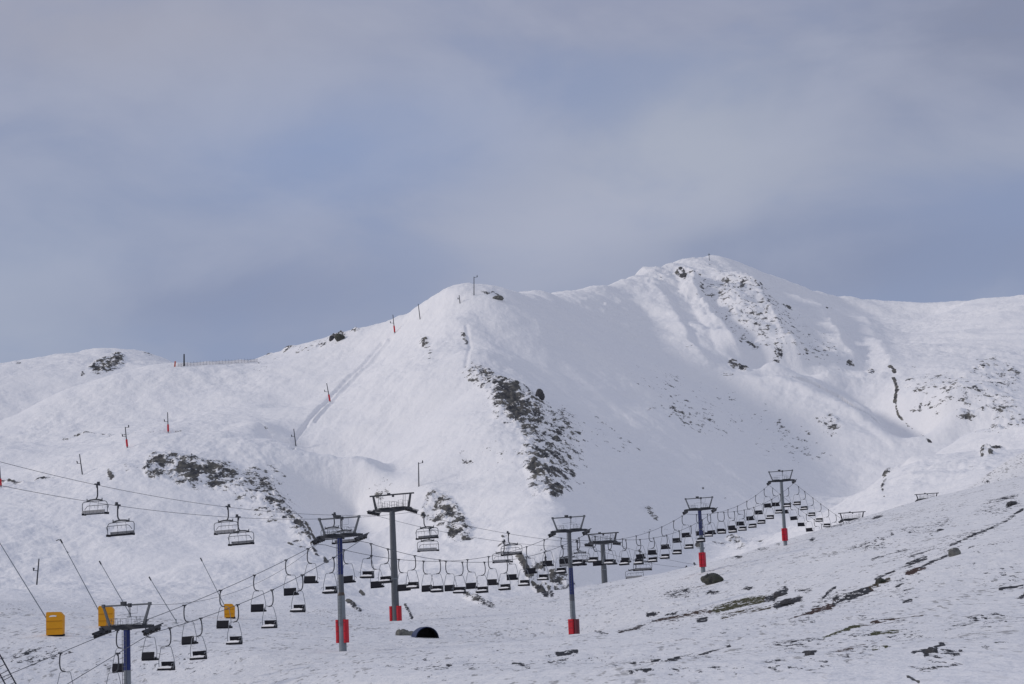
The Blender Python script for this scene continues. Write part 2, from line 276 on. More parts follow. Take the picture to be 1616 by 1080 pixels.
G_([(1382, 912), (1415, 898), (1445, 885), (1462, 880)], 1.8, .85, .3); G_([(1433, 907), (1445, 902), (1458, 897)], 4.5, 1.05, .5); G_([(1455, 895), (1475, 886), (1500, 876)], 2.2, .9, .3); G_([(1500, 862), (1530, 848), (1565, 834), (1614, 805)], 1.5, .85, .2); G_([(1432, 880), (1455, 874), (1475, 868)], 1.3, .65, .3); G_([(1375, 884), (1400, 875), (1430, 867)], 1.5, .6, .2); G_([(1370, 893), (1415, 883)], 1.2, .45, .2)
G_([(1300, 1006), (1320, 999), (1345, 990)], 2.2, .8, .9); G_([(1345, 990), (1380, 981), (1420, 974), (1455, 970)], 2.2, .65, .6); G_([(1385, 989), (1425, 978)], 2.4, .5, .4); G_([(1342, 990), (1355, 987)], 3, .95, 1.0); G_([(1378, 1003), (1398, 998), (1416, 997)], 4, 1.0, .95); G_([(1378, 1028), (1398, 1023)], 3, .9, .95)
G_([(1320, 1032), (1345, 1022), (1395, 1010)], 3, .45, .5); G_([(1335, 1050), (1360, 1040), (1375, 1035)], 4, .6, .3); G_([(1440, 1034), (1462, 1030)], 2.5, .8, .2); G_([(1460, 1036), (1475, 1028), (1488, 1020)], 4, 1.0, .15); G_([(1500, 985), (1530, 975), (1555, 972)], 4, .5, .3); G_([(1550, 972), (1558, 980)], 2.5, .9, .2); G_([(1500, 990), (1525, 990)], 2, .6, .2)
G_([(1578, 931), (1595, 928), (1614, 927)], 1.8, .9, .2); G_([(1610, 942), (1618, 938)], 3, 1, .1); G_([(1555, 922), (1580, 912)], 1.4, .5, .2); G_([(1575, 790), (1605, 783)], 3, .6, .2); G_([(1590, 797), (1602, 792)], 3.5, 1.0, .1); G_([(1530, 865), (1600, 855)], 2.5, .45, .2)
G_([(978, 1000), (1000, 994), (1012, 990)], 2.5, .85, .4); G_([(1015, 987), (1032, 983)], 1.5, .7, .3); G_([(1022, 971), (1040, 967)], 2.2, .95, .3); G_([(1050, 970), (1068, 966)], 1.8, .9, .3); G_([(880, 1032), (895, 1030), (910, 1028)], 2.8, 1.0, .2); G_([(940, 997), (958, 1003)], 1.6, .7, .1); G_([(1105, 1032), (1130, 1024), (1152, 1017)], 1.8, .8, .2); G_([(1100, 979), (1115, 976)], 1.6, .9, .2)
G_([(1030, 1047), (1050, 1050), (1072, 1044)], 3, .75, .2); G_([(810, 1045), (835, 1052)], 2.5, .7, .2); G_([(990, 1066), (1030, 1062)], 3, .6, .1); G_([(1270, 1032), (1286, 1029)], 3.5, .95, .1); G_([(1432, 1068), (1450, 1076)], 2, .9, .1); G_([(1298, 943), (1306, 932), (1318, 926)], 1.6, .9, .1); G_([(1255, 932), (1280, 930)], 1.2, .7, .2); G_([(1415, 927), (1425, 923)], 1.6, .85, .1); G_([(1425, 950), (1440, 947)], 1.2, .8, .2)
for a in [(1190, 500, 130, 60, 35, .46), (1240, 540, 110, 40, 30, .44), (1100, 640, 160, 40, 30, .33), (1250, 690, 90, 40, 40, .34), (960, 690, 60, 40, 45, .34), (1570, 600, 70, 40, 20, .42), (1110, 455, 50, 22, 40, .5), (1280, 560, 90, 30, 15, .4), (868, 700, 80, 62, 48, .66), (826, 650, 74, 48, 42, .66), (800, 632, 40, 28, 45, 1.0), (822, 655, 30, 20, 45, .95), (850, 735, 34, 16, 20, .9), (885, 690, 40, 50, 60, .62), (780, 612, 50, 30, 35, .5), (905, 690, 26, 60, -20, .5), (880, 745, 50, 40, 20, .5),
          (340, 750, 135, 40, 14, .56), (425, 790, 75, 44, 50, .6), (330, 735, 110, 22, 8, .58), (470, 840, 24, 50, -25, .5), (270, 742, 60, 26, 0, .55), (705, 810, 52, 36, 50, .66), (722, 838, 26, 34, 60, .72), (690, 790, 34, 20, 35, .7), (770, 600, 60, 26, 30, .62), (900, 690, 34, 70, -15, .56), (855, 760, 40, 30, 40, .5), (875, 905, 50, 44, 45, .55), (1530, 640, 120, 50, 10, .42), (1490, 610, 70, 30, 0, .40), (1590, 668, 50, 20, 0, .5), (500, 545, 60, 10, -18, .45), (1080, 662, 60, 22, 25, .42), (1310, 668, 36, 26, 40, .45), (1160, 860, 70, 14, 0, .45),
          (1120, 965, 110, 12, -10, .5), (1300, 955, 90, 22, -22, .45), (1430, 905, 80, 18, -24, .45), (1500, 860, 90, 16, -24, .4), (1400, 1005, 110, 26, -8, .45), (1340, 1035, 90, 26, -16, .45), (1540, 985, 90, 26, -10, .42), (1060, 1045, 130, 22, 0, .45), (900, 1040, 90, 16, 0, .38), (1580, 910, 50, 20, -10, .4), (1250, 1020, 90, 18, -6, .38), (1500, 1045, 90, 22, -10, .4), (700, 1050, 120, 20, 0, .34), (250, 1050, 150, 20, 0, .3), (60, 1035, 80, 26, -10, .45), (1580, 800, 50, 20, -10, .45), (1460, 830, 70, 14, -14, .42), (1380, 860, 70, 12, -10, .4), (1080, 935, 60, 14, -6, .48),
          (1125, 935, 20, 5, 0, .75), (1060, 938, 14, 10, 0, .55), (1085, 932, 14, 6, -10, .75), (1180, 928, 12, 5, -10, .85), (1390, 850, 20, 6, -5, .6), (1408, 843, 5, 4, 20, .8), (1270, 932, 10, 3, 10, .6), (1480, 838, 12, 3, -15, .6), (1436, 840, 4, 3, 0, .8), (1470, 843, 5, 3, 0, .7),
          (45, 1030, 26, 9, -20, .55), (50, 1048, 22, 5, 0, .4), (52, 1012, 12, 3, 0, .4), (40, 962, 40, 3, 0, .35), (480, 985, 40, 6, 0, .25), (640, 1030, 60, 14, 0, .18), (1100, 1060, 100, 14, 0, .42), (1000, 1040, 70, 14, 0, .3), (1260, 1050, 80, 20, 0, .3), (800, 1030, 40, 6, 5, .3), (1340, 1040, 60, 24, -20, .4), (1180, 990, 80, 10, -10, .3), (1560, 1000, 60, 40, -20, .28), (1400, 950, 100, 20, -20, .25), (690, 1070, 30, 6, 0, .35), (1060, 1000, 80, 18, 0, .25), (1400, 1065, 120, 14, 0, .3), (1540, 880, 60, 20, -20, .25), (1500, 800, 40, 12, -15, .25), (1450, 870, 50, 10, -15, .3)]:
    ell(*a)
ell(1110, 470, 160, 70, 25, .9, ROUGH); ell(1270, 540, 120, 50, 30, .8, ROUGH); ell(980, 500, 90, 40, 20, .6, ROUGH); ell(1330, 560, 70, 45, 30, .6, ROUGH); ell(1540, 620, 110, 60, 0, .45, ROUGH)
# flutes and spurs on the summit face: each rises gently from the left and drops off to the right
SPUR = np.zeros_like(Z)
s_ = region(1190, 500, 230, 960, 1420)
cw = VX[s_] - 0.65*(VY[s_]-450) + 9*perlin(X[s_]/50, Y[s_]/50, 61) + 4*perlin(X[s_]/14, Y[s_]/14, 62)
SPUR[s_] = np.interp(cw, [985, 1030, 1042, 1066, 1088, 1104, 1128, 1176, 1196, 1216, 1262, 1280, 1296, 1326, 1350, 1380], [0, 4, .5, 1, 9, 1.5, 0, 10, 3, 1, 9, 3, 2, 4, 1, 0])*sstep(6, 44, VY[s_]-np.interp(VX[s_], [p[0] for p in SKY], [p[1] for p in SKY]))*(1-sstep(560, 600, VY[s_]))*vis[s_]
k5 = np.array([1, 4, 6, 4, 1])/16
for ax in (0, 1):
    for _ in range(1): SPUR = sum(wt*np.roll(SPUR, i-2, ax) for i, wt in enumerate(k5)).astype(np.float32)
# ski-tow track: two furrows up the lift hill, and the groomed road cuts
LEDGE = np.zeros_like(Z); pl([(1212, 590), (1262, 606), (1305, 624), (1348, 648), (1388, 678), (1412, 694)], 8, 1.0, LEDGE); LEDGE *= sstep(1195, 1240, VX)*(1-sstep(1370, 1425, VX)*.9)
TRK = np.zeros_like(Z); BERM = np.zeros_like(Z)
pl([(604, 538), (575, 570), (545, 602), (512, 640), (480, 672), (462, 700)], 2.5, 1.0, TRK); pl([(618, 532), (590, 566), (560, 598), (528, 632), (498, 664)], 2.0, .75, TRK); pl([(611, 536), (583, 568), (553, 600), (520, 636), (488, 668)], 2.5, .8, BERM)
pl([(735, 575), (742, 545), (736, 520)], 2, .4, TRK); pl([(1452, 735), (1400, 745)], 1.5, .5, TRK)
# ------------------------------------------------------------------ relief at every scale
def small(mask): return sstep(0.05, 0.7, mask)
far = sstep(6.13, 6.38, GP).astype(np.float32)
near = 1-far
xx, yy = X, Y
wx = xx + 9*perlin(xx/38, yy/38, 31); wy = yy + 9*perlin(xx/38, yy/38, 32)
h = far*(2.3*fbm(wx, wy, 110, 3, 1) + 0.75*fbm(wx, wy, 26, 3, 5))
# shallow fluting that runs down the fall line of the big faces
gu = perlin((xx*0.86+yy*0.5)/26, (yy*0.86-xx*0.5)/150, 40) + 0.5*perlin((xx*0.86+yy*0.5)/11, (yy*0.86-xx*0.5)/80, 41)
h += far*1.7*gu*(0.6+1.4*ROUGH)
h += far*0.42*fbm(xx, yy, 9.0, 4, 70, 0.65)*(1+0.8*perlin(xx/60, yy/60, 75))
h += far*ROUGH*(1.5*fbm(wx, wy, 22, 5, 9, 0.62, True) - 0.6)
rk = small(ROCK)
big = ROCK.copy()
for ax in (0, 1):
    for _ in range(10): big = sum(wt*np.roll(big, i-2, ax) for i, wt in enumerate(k5)).astype(np.float32)
h += far*sstep(.25, .7, big)*(1.25*fbm(wx, wy, 11, 5, 13, 0.68, True) - 0.5)
h += 2.6*LEDGE + SPUR*1.05 - 1.5*TRK + 0.9*BERM
h += near*sstep(3.9, 4.6, GP)*(0.22*fbm(xx, yy, 22, 2, 17) + 0.085*fbm(xx, yy, 4.0, 3, 20, 0.6))
h += near*rk*0.05*fbm(xx, yy, 1.6, 2, 25)
h *= np.where(np.abs(GA) < 0.5, 1, 0.5)
Z += h.astype(np.float32)
EE = Z/GR.astype(np.float32)
# rock shows where its field is dense; the shader breaks it up
RK = ROCK*1.05 - np.where(far > 0.5, 0.66, 0.63) + np.where(far > 0.5, 0.20*perlin(wx/13, wy/13, 52) + 0.15*perlin(wx/5, wy/5, 53), 0.22*perlin(xx/4, yy/12, 57) + 0.22*perlin(xx/1.3, yy/4, 58))
RK = np.where(ROCK < 0.03, -0.9, RK)
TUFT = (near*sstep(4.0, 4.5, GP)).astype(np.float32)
# ------------------------------------------------------------------ materials
def nmat(name):
    m = bpy.data.materials.new(name); m.use_nodes = True
    nt = m.node_tree; return m, nt, nt.nodes['Principled BSDF']
def N(nt, t, **k):
    n = nt.nodes.new(t)
    for a, b in k.items():
        if a == 'inp':
            for i, v in b.items():
                if isinstance(v, bpy.types.NodeSocket): nt.links.new(v, n.inputs[i])
                else: n.inputs[i].default_value = v
        else: setattr(n, a, b)
    return n
def mth(nt, op, a, b=None, c=None, clamp=False):
    i = {0: a}
    if b is not None: i[1] = b
    if c is not None: i[2] = c
    return N(nt, 'ShaderNodeMath', operation=op, use_clamp=clamp, inp=i).outputs[0]
def smooth(nt, v, a, b):
    n = N(nt, 'ShaderNodeMapRange', interpolation_type='SMOOTHSTEP', inp={0: v, 1: a, 2: b}); return n.outputs[0]
def mixc(nt, f, a, b):
    n = nt.nodes.new('ShaderNodeMix'); n.data_type = 'RGBA'
    for s, v in ((0, f), (6, a), (7, b)):
        if isinstance(v, bpy.types.NodeSocket): nt.links.new(v, n.inputs[s])
        else: n.inputs[s].default_value = v if s == 0 else (*v, 1)
    return n.outputs[2]
def noise(nt, vec, sc, det=3, rough=.5):
    return N(nt, 'ShaderNodeTexNoise', inp={'Vector': vec, 'Scale': sc, 'Detail': det, 'Roughness': rough}).outputs[0]
def paint(name, col, rough=.55, metal=0.0, var=.25, sc=3.0):
    m, nt, b = nmat(name); tc = N(nt, 'ShaderNodeTexCoord').outputs['Object']
    n = noise(nt, tc, sc, 4, .6)
    c = mixc(nt, n, tuple(x*(1-var) for x in col), tuple(min(1, x*(1+var)) for x in col))
    b.inputs['Specular IOR Level'].default_value = .25
    nt.links.new(c, b.inputs['Base Color']); b.inputs['Roughness'].default_value = rough; b.inputs['Metallic'].default_value = metal
    return m
def terrain_mat():
    m, nt, b = nmat('snow_over_rock')
    geo = N(nt, 'ShaderNodeNewGeometry').outputs['Position']
    at_ = lambda n: N(nt, 'ShaderNodeAttribute', attribute_name=n).outputs['Fac']
    rock, soil, tuft = at_('rock'), at_('soil'), at_('tuft')
    isfore = smooth(nt, tuft, .4, .6)
    mpf = N(nt, 'ShaderNodeMapping', inp={'Vector': geo, 'Rotation': (.35, .5, .6), 'Scale': (.42, .20, .62)}).outputs[0]
    f1 = noise(nt, mpf, .62, 6, .74)
    mpn = N(nt, 'ShaderNodeMapping', inp={'Vector': geo, 'Rotation': (0, 0, .35), 'Scale': (2.0, .60, 2.0)}).outputs[0]
    f2 = noise(nt, mpn, 1.0, 4, .75)
    ff = N(nt, 'ShaderNodeMix', inp={0: isfore, 2: f1, 3: f2}).outputs[0]
    rk = smooth(nt, mth(nt, 'ADD', rock, mth(nt, 'MULTIPLY', mth(nt, 'SUBTRACT', ff, .5), 3.4)), -.02, .16)
    # rock and earth
    n1 = noise(nt, geo, .22, 4, .6); n2 = noise(nt, geo, 1.3, 3, .6)
    c_rock = mixc(nt, smooth(nt, n1, .35, .65), (.055, .056, .064), (.155, .148, .132))
    c_rock = mixc(nt, smooth(nt, n2, .55, .8), c_rock, (.24, .24, .23))
    earth = mixc(nt, smooth(nt, soil, .3, .5), (.035, .036, .042), (.055, .032, .026))
    earth = mixc(nt, smooth(nt, soil, .52, .9), earth, (.06, .062, .026))
    dark = mixc(nt, isfore, c_rock, earth)
    # grass tips poking through the thin foreground snow
    mp = N(nt, 'ShaderNodeMapping', inp={'Vector': geo, 'Scale': (1.0, .30, 1.0)}).outputs[0]
    t1 = noise(nt, mp, 2.1, 2, .6); t2 = noise(nt, geo, .09, 3, .6); t3 = noise(nt, mp, .8, 3, .7)
    th = mth(nt, 'ADD', mth(nt, 'MULTIPLY', t1, .6), mth(nt, 'ADD', mth(nt, 'MULTIPLY', t2, .28), mth(nt, 'MULTIPLY', t3, .30)))
    tf = mth(nt, 'MULTIPLY', smooth(nt, th, .635, .73), tuft)
    # snow
    s1 = noise(nt, geo, .03, 4, .6); s2 = noise(nt, geo, 1.5, 3, .7)
    snow = mixc(nt, s1, (.80, .80, .83), (.88, .87, .87))
    snow = mixc(nt, mth(nt, 'MULTIPLY', tuft, .85), snow, (.75, .75, .765))     # thin snow over grass, darkened further to stand in for cloud shade
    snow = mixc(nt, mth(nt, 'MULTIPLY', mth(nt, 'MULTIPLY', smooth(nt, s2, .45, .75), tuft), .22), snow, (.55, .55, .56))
    c = mixc(nt, mth(nt, 'MULTIPLY', tf, .55), snow, (.10, .095, .09))
    c = mixc(nt, rk, c, dark)
    nt.links.new(c, b.inputs['Base Color']); b.inputs['Roughness'].default_value = .85; b.inputs['Specular IOR Level'].default_value = .15
    bh = mth(nt, 'ADD', mth(nt, 'MULTIPLY', noise(nt, geo, .35, 5, .62), 1.0), mth(nt, 'MULTIPLY', noise(nt, geo, 2.2, 3, .6), .12))
    bp = N(nt, 'ShaderNodeBump', inp={'Strength': .55, 'Distance': 1.0, 'Height': bh})
    nt.links.new(bp.outputs[0], b.inputs['Normal'])
    return m
M_TERR = terrain_mat()
def add_grid(name, j0, j1, wrap=True):
    x, y, z = X[:, j0:j1], Y[:, j0:j1], Z[:, j0:j1]; na, nr = x.shape
    co = np.stack([x, y, z], -1).reshape(-1, 3)
    ia = np.arange(na if wrap else na-1)[:, None]; jr = np.arange(nr-1)[None, :]; ib = (ia+1) % na
    q = np.stack([ia*nr+jr, ib*nr+jr, ib*nr+jr+1, ia*nr+jr+1][::-1], -1).reshape(-1, 4)
    me = bpy.data.meshes.new(name); me.vertices.add(len(co)); me.vertices.foreach_set('co', co.ravel().astype(np.float32))
    me.loops.add(q.size); me.loops.foreach_set('vertex_index', q.ravel().astype(np.int32))
    me.polygons.add(len(q)); me.polygons.foreach_set('loop_start', (np.arange(len(q))*4).astype(np.int32))
    me.polygons.foreach_set('use_smooth', np.ones(len(q), dtype=bool))
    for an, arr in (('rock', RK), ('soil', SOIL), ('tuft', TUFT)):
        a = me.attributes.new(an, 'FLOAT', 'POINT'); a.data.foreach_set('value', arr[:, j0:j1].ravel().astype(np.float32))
    me.update(calc_edges=True); me.materials.append(M_TERR)
    o = bpy.data.objects.new(name, me); COL.objects.link(o); return o
JS = int(np.searchsorted(RHO, math.log(430)))
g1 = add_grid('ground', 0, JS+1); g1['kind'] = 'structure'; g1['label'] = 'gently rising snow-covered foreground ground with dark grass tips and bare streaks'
g2 = add_grid('mountain', JS, len(RHO)); g2['kind'] = 'structure'; g2['label'] = 'snow-covered mountain slopes with broken dark rock bands and long ridges'
# ------------------------------------------------------------------ sky and sun
SUN_AZ, SUN_EL = math.radians(-95), math.radians(25)     # azimuth from the view direction (north = +y), left negative
w = bpy.data.worlds.new('World'); S.world = w; w.use_nodes = True
nt = w.node_tree; bg = nt.nodes['Background']
sky = N(nt, 'ShaderNodeTexSky', sky_type='NISHITA', sun_disc=False, sun_elevation=SUN_EL, sun_rotation=SUN_AZ, air_density=1.0, dust_density=1.2, ozone_density=1.2)
dirv = N(nt, 'ShaderNodeTexCoord').outputs['Generated']
sp = N(nt, 'ShaderNodeSeparateXYZ', inp={0: dirv}).outputs
azn = mth(nt, 'ARCTAN2', sp[0], sp[1]); eln = mth(nt, 'ARCSINE', sp[2])
mp = N(nt, 'ShaderNodeMapping', inp={'Vector': dirv, 'Scale': (1, 1, 2.2)}).outputs[0]
wz = noise(nt, mp, 7.0, 5, .6); wz2 = noise(nt, mp, 3.1, 4, .55)
wv = mth(nt, 'SUBTRACT', wz, .5)
def blob(px, py, sx, sy, warp=.5, rot=0):
    a, e = az_e(px, py); el = math.atan(e); c, s = math.cos(math.radians(rot)), math.sin(math.radians(rot))
    da = mth(nt, 'SUBTRACT', azn, a); de = mth(nt, 'SUBTRACT', eln, el)
    u = mth(nt, 'DIVIDE', mth(nt, 'ADD', mth(nt, 'MULTIPLY', da, c), mth(nt, 'MULTIPLY', de, s)), sx/F)
    v = mth(nt, 'DIVIDE', mth(nt, 'SUBTRACT', mth(nt, 'MULTIPLY', de, c), mth(nt, 'MULTIPLY', da, s)), sy/F)
    d = mth(nt, 'ADD', mth(nt, 'ADD', mth(nt, 'MULTIPLY', u, u), mth(nt, 'MULTIPLY', v, v)), mth(nt, 'MULTIPLY', wv, warp*4))
    return mth(nt, 'EXPONENT', mth(nt, 'MULTIPLY', d, -1.0), clamp=True)
def lin(r, g, b_): return tuple(((x/255+.055)/1.055)**2.4 if x > 10 else x/255/12.92 for x in (r, g, b_))
K = 10.0     # cloud radiance in units of the sky texture (Background strength 0.1)
def cl(r, g, b_): return tuple(v*K*m for v, m in zip(lin(r, g, b_), (1.06, 1.09, 1.13)))
mpw = N(nt, 'ShaderNodeMapping', inp={'Vector': dirv, 'Rotation': (.2, .25, 0), 'Scale': (1, 1, 1.9)}).outputs[0]
mot = N(nt, 'ShaderNodeTexNoise', inp={'Vector': mpw, 'Scale': 8.0, 'Detail': 7, 'Roughness': .52, 'Distortion': .3}).outputs[0]
base = mixc(nt, smooth(nt, mth(nt, 'ADD', mth(nt, 'MULTIPLY', wz2, .5), mth(nt, 'MULTIPLY', mot, .5)), .38, .62), cl(140, 149, 175), cl(158, 160, 176))
c = base
c = mixc(nt, mth(nt, 'MULTIPLY', smooth(nt, mot, .44, .74), .45), c, cl(164, 168, 186))
c = mixc(nt, mth(nt, 'MULTIPLY', smooth(nt, mot, .52, .30), .28), c, cl(132, 142, 170))
for col, f, args in [(cl(138, 152, 184), .75, (560, 230, 330, 120, .35, 0)), (cl(161, 160, 172), .8, (180, 40, 420, 110, .4, 0)), (cl(134, 145, 172), .55, (40, 330, 260, 130, .4, 0)), (cl(161, 168, 184), .55, (60, 490, 200, 90, .4, 0)),
                     (cl(169, 172, 184), .9, (1090, 250, 260, 130, .45, 15)), (cl(170, 172, 187), .9, (880, 380, 260, 90, .3, 8)), (cl(132, 135, 154), .8, (1616, 40, 340, 150, .3, 0)), (cl(150, 150, 166), .5, (1000, 20, 330, 60, .3, 0)), (cl(139, 147, 173), .65, (420, 470, 330, 90, .35, 0)), (cl(131, 138, 163), 1.0, (1480, 385, 440, 68, .28, 4)), (cl(133, 141, 166), .7, (1230, 372, 170, 34, .25, 6)), (cl(134, 141, 166), .65, (330, 470, 330, 46, .3, 3)), (cl(164, 168, 184), .5, (20, 480, 140, 120, .3, 0)), (cl(136, 147, 176), .7, (1600, 330, 200, 80, .3, 0)), (cl(164, 166, 178), .4, (1560, 240, 260, 40, .4, 0))]:
    c = mixc(nt, mth(nt, 'MULTIPLY', blob(*args), f), c, col)
c = mixc(nt, mth(nt, 'MULTIPLY', smooth(nt, mot, .46, .70), .30), c, cl(168, 171, 187))
c = mixc(nt, mth(nt, 'MULTIPLY', smooth(nt, mot, .50, .34), .22), c, cl(134, 145, 174))
# broken cloud over the clear-sky radiance everywhere; the veil is heavier overall than the gaps
# brightness and grey added overhead and behind the camera to lift the shaded snow
br = mth(nt, 'ADD', 1.0, mth(nt, 'ADD', mth(nt, 'MULTIPLY', smooth(nt, sp[1], .75, -.4), .35), mth(nt, 'MULTIPLY', smooth(nt, sp[2], .42, .85), .25)))
vm = N(nt, 'ShaderNodeVectorMath', operation='SCALE', inp={0: c, 'Scale': br}).outputs[0]
vm = mixc(nt, mth(nt, 'MULTIPLY', smooth(nt, sp[1], .75, .0), .85), vm, tuple(v*K*1.32 for v in lin(156, 160, 174)))
mix = mixc(nt, .90, sky.outputs[0], vm)
nt.links.new(mix, bg.inputs[0]); bg.inputs[1].default_value = 0.10
sd = bpy.data.lights.new('sun', 'SUN'); so = bpy.data.objects.new('sun', sd); COL.objects.link(so)
sd.energy = 1.25; sd.angle = math.radians(7.0); sd.color = (1.0, .92, .84)
sdir = Vector((math.sin(SUN_AZ)*math.cos(SUN_EL), math.cos(SUN_AZ)*math.cos(SUN_EL), math.sin(SUN_EL)))
so.rotation_euler = sdir.to_track_quat('Z', 'Y').to_euler(); so.location = sdir*500
S.view_settings.view_transform = 'Standard'; S.view_settings.look = 'None'; S.view_settings.exposure = 0; S.view_settings.gamma = 1
# ------------------------------------------------------------------ object building helpers
class MB:
    def __init__(s): s.v = []; s.f = []
    def add(s, v, f):
        k = len(s.v); s.v += [tuple(p) for p in v]; s.f += [tuple(i+k for i in q) for q in f]; return s
    def box(s, c, d, rot=None, ch=0.0):
        hx, hy, hz = d[0]/2, d[1]/2, d[2]/2
        if ch <= 0:
            v = [Vector((a*hx, b*hy, e*hz)) for a in (-1, 1) for b in (-1, 1) for e in (-1, 1)]
            f = [(0, 1, 3, 2), (4, 6, 7, 5), (0, 4, 5, 1), (2, 3, 7, 6), (0, 2, 6, 4), (1, 5, 7, 3)]
        else:                                     # chamfered vertical edges
            pr = [(-hx+ch, -hy), (hx-ch, -hy), (hx, -hy+ch), (hx, hy-ch), (hx-ch, hy), (-hx+ch, hy), (-hx, hy-ch), (-hx, -hy+ch)]
            v = [Vector((x, y, z)) for z in (-hz, hz) for x, y in pr]
            f = [tuple(range(7, -1, -1)), tuple(range(8, 16))] + [(i, (i+1) % 8, 8+(i+1) % 8, 8+i) for i in range(8)]
        if rot is not None: v = [rot@p for p in v]
        return s.add([p+Vector(c) for p in v], f)
    def bar(s, a, b, w, h, up=(0, 0, 1), w2=None, h2=None):
        a, b = Vector(a), Vector(b); d = (b-a).normalized(); x = d.cross(Vector(up))
        if x.length < 1e-4: x = d.cross(Vector((0, 1, 0)))
        x.normalize(); y = x.cross(d); w2 = w2 or w; h2 = h2 or h; v = []
        for p, ww, hh in ((a, w, h), (b, w2, h2)): v += [p+x*ww/2*i+y*hh/2*j for i, j in ((-1, -1), (1, -1), (1, 1), (-1, 1))]
        return s.add(v, [(3, 2, 1, 0), (4, 5, 6, 7), (0, 1, 5, 4), (1, 2, 6, 5), (2, 3, 7, 6), (3, 0, 4, 7)])
    def tube(s, pts, r, n=8, cap=True, r2=None):
        pts = [Vector(p) for p in pts]; k = len(pts); v = []; f = []; x = None
        for i, p in enumerate(pts):
            d = (pts[min(i+1, k-1)]-pts[max(i-1, 0)]).normalized()
            if x is None:
                x = d.cross(Vector((0, 0, 1)))
                if x.length < .05: x = d.cross(Vector((1, 0, 0)))
            x = (x-d*x.dot(d)).normalized(); y = d.cross(x); rr = r if r2 is None else r+(r2-r)*i/(k-1)
            v += [p+(x*math.cos(2*math.pi*j/n)+y*math.sin(2*math.pi*j/n))*rr for j in range(n)]
        for i in range(k-1): f += [(i*n+j, i*n+(j+1) % n, (i+1)*n+(j+1) % n, (i+1)*n+j) for j in range(n)]
        if cap: f += [tuple(range(n-1, -1, -1)), tuple((k-1)*n+j for j in range(n))]
        return s.add(v, f)
    def lathe(s, prof, c=(0, 0, 0), n=20, axis='z'):
        v = []; f = []; k = len(prof)
        for r, z in prof:
            for j in range(n):
                a = 2*math.pi*j/n; p = (r*math.cos(a), r*math.sin(a), z)
                if axis == 'x': p = (p[2], p[0], p[1])
                if axis == 'y': p = (p[0], p[2], p[1])
                v.append(Vector(p)+Vector(c))
        for i in range(k-1): f += [(i*n+j, i*n+(j+1) % n, (i+1)*n+(j+1) % n, (i+1)*n+j) for j in range(n)]
        f += [tuple(range(n-1, -1, -1)), tuple((k-1)*n+j for j in range(n))]
        return s.add(v, f)
    def build(s, name, mat, parent=None, smooth=False, auto=35):
        me = bpy.data.meshes.new(name); me.from_pydata([tuple(p) for p in s.v], [], s.f); me.materials.append(mat)
        if smooth:
            me.polygons.foreach_set('use_smooth', [True]*len(me.polygons))
            import bmesh
            bm = bmesh.new(); bm.from_mesh(me); bmesh.ops.recalc_face_normals(bm, faces=bm.faces)
            for e in bm.edges:
                if len(e.link_faces) == 2 and e.calc_face_angle(0) > math.radians(auto): e.smooth = False
            bm.to_mesh(me); bm.free()
        o = bpy.data.objects.new(name, me); COL.objects.link(o); o.parent = parent; return o
def tag(o, label, cat, group=None):
    o['label'] = label; o['category'] = cat
    if group: o['group'] = group
    return o
def thing(name, label, cat, loc, rz=0, group=None):
    o = bpy.data.objects.new(name, None); o.empty_display_size = .2; COL.objects.link(o); o.location = loc; o.rotation_euler = (0, 0, rz)
    return tag(o, label, cat, group)
KIDS = {}
def copy_tree(o, parent=None):
    c = o.copy(); COL.objects.link(c); c.parent = parent
    for ch in [x for x in bpy.data.objects if x.parent == o]: copy_tree(ch, c)
    return c
def snapshot(o): return (o, [(ch, snapshot(ch)[1]) for ch in bpy.data.objects if ch.parent == o])
def spawn(snap, parent=None):
    o, ch = snap; c = o.copy(); COL.objects.link(c); c.parent = parent
    for s in ch: spawn(s, c)
    return c
def arc(c, r, a0, a1, n, plane='xz'):
    out = []
    for i in range(n+1):
        a = math.radians(a0+(a1-a0)*i/n); out.append((c[0]+r*math.cos(a), c[1], c[2]+r*math.sin(a)))
    return out
# ------------------------------------------------------------------ object materials
M_GALV = paint('galvanised_steel', (.115, .125, .14), .5, .3, .2, 1.5)
M_GREY = paint('weathered_grey_steel', (.20, .225, .25), .55, .2, .2, 1.2)
M_DARK = paint('dark_steel', (.05, .054, .065), .5, .3, .3, 2.0)
M_BLUE = paint('navy_blue_paint', (.018, .03, .13), .45, 0, .25, 1.5)
M_RED = paint('red_padding', (.50, .022, .035), .6, 0, .18, 2.0)
M_REDDK = paint('strap_and_shade_red', (.13, .03, .04), .6, 0, .2, 2.0)
M_BLACK = paint('black_seat_plastic', (.012, .013, .02), .85, 0, .3, 3.0)
M_LIGHT = paint('light_grey_tubing', (.22, .235, .26), .45, .3, .2, 3.0)
M_SEAT = paint('grey_seat_shell', (.20, .205, .225), .5, 0, .2, 3.0)
M_RUBBER = paint('sheave_rubber', (.03, .03, .033), .8, 0, .3, 4.0)
M_ROPE = paint('steel_rope', (.10, .105, .12), .5, .4, .2, 1.0)
M_YEL = paint('yellow_padding', (.70, .31, .012), .6, 0, .12, 1.2)
M_WHITE = paint('white_lettering', (.8, .8, .8), .6, 0, .05, 2.0)
M_ORANGE = paint('orange_net', (.45, .12, .09), .7, 0, .2, 2.0)
M_NETDK = paint('weathered_netting', (.16, .15, .17), .8, 0, .25, 2.0)
M_PIPEIN = paint('black_pipe_plastic', (.012, .013, .02), .5, 0, .3, 1.0)
M_PIPEOUT = paint('blue_pipe_shell', (.012, .022, .075), .4, 0, .3, 1.0)
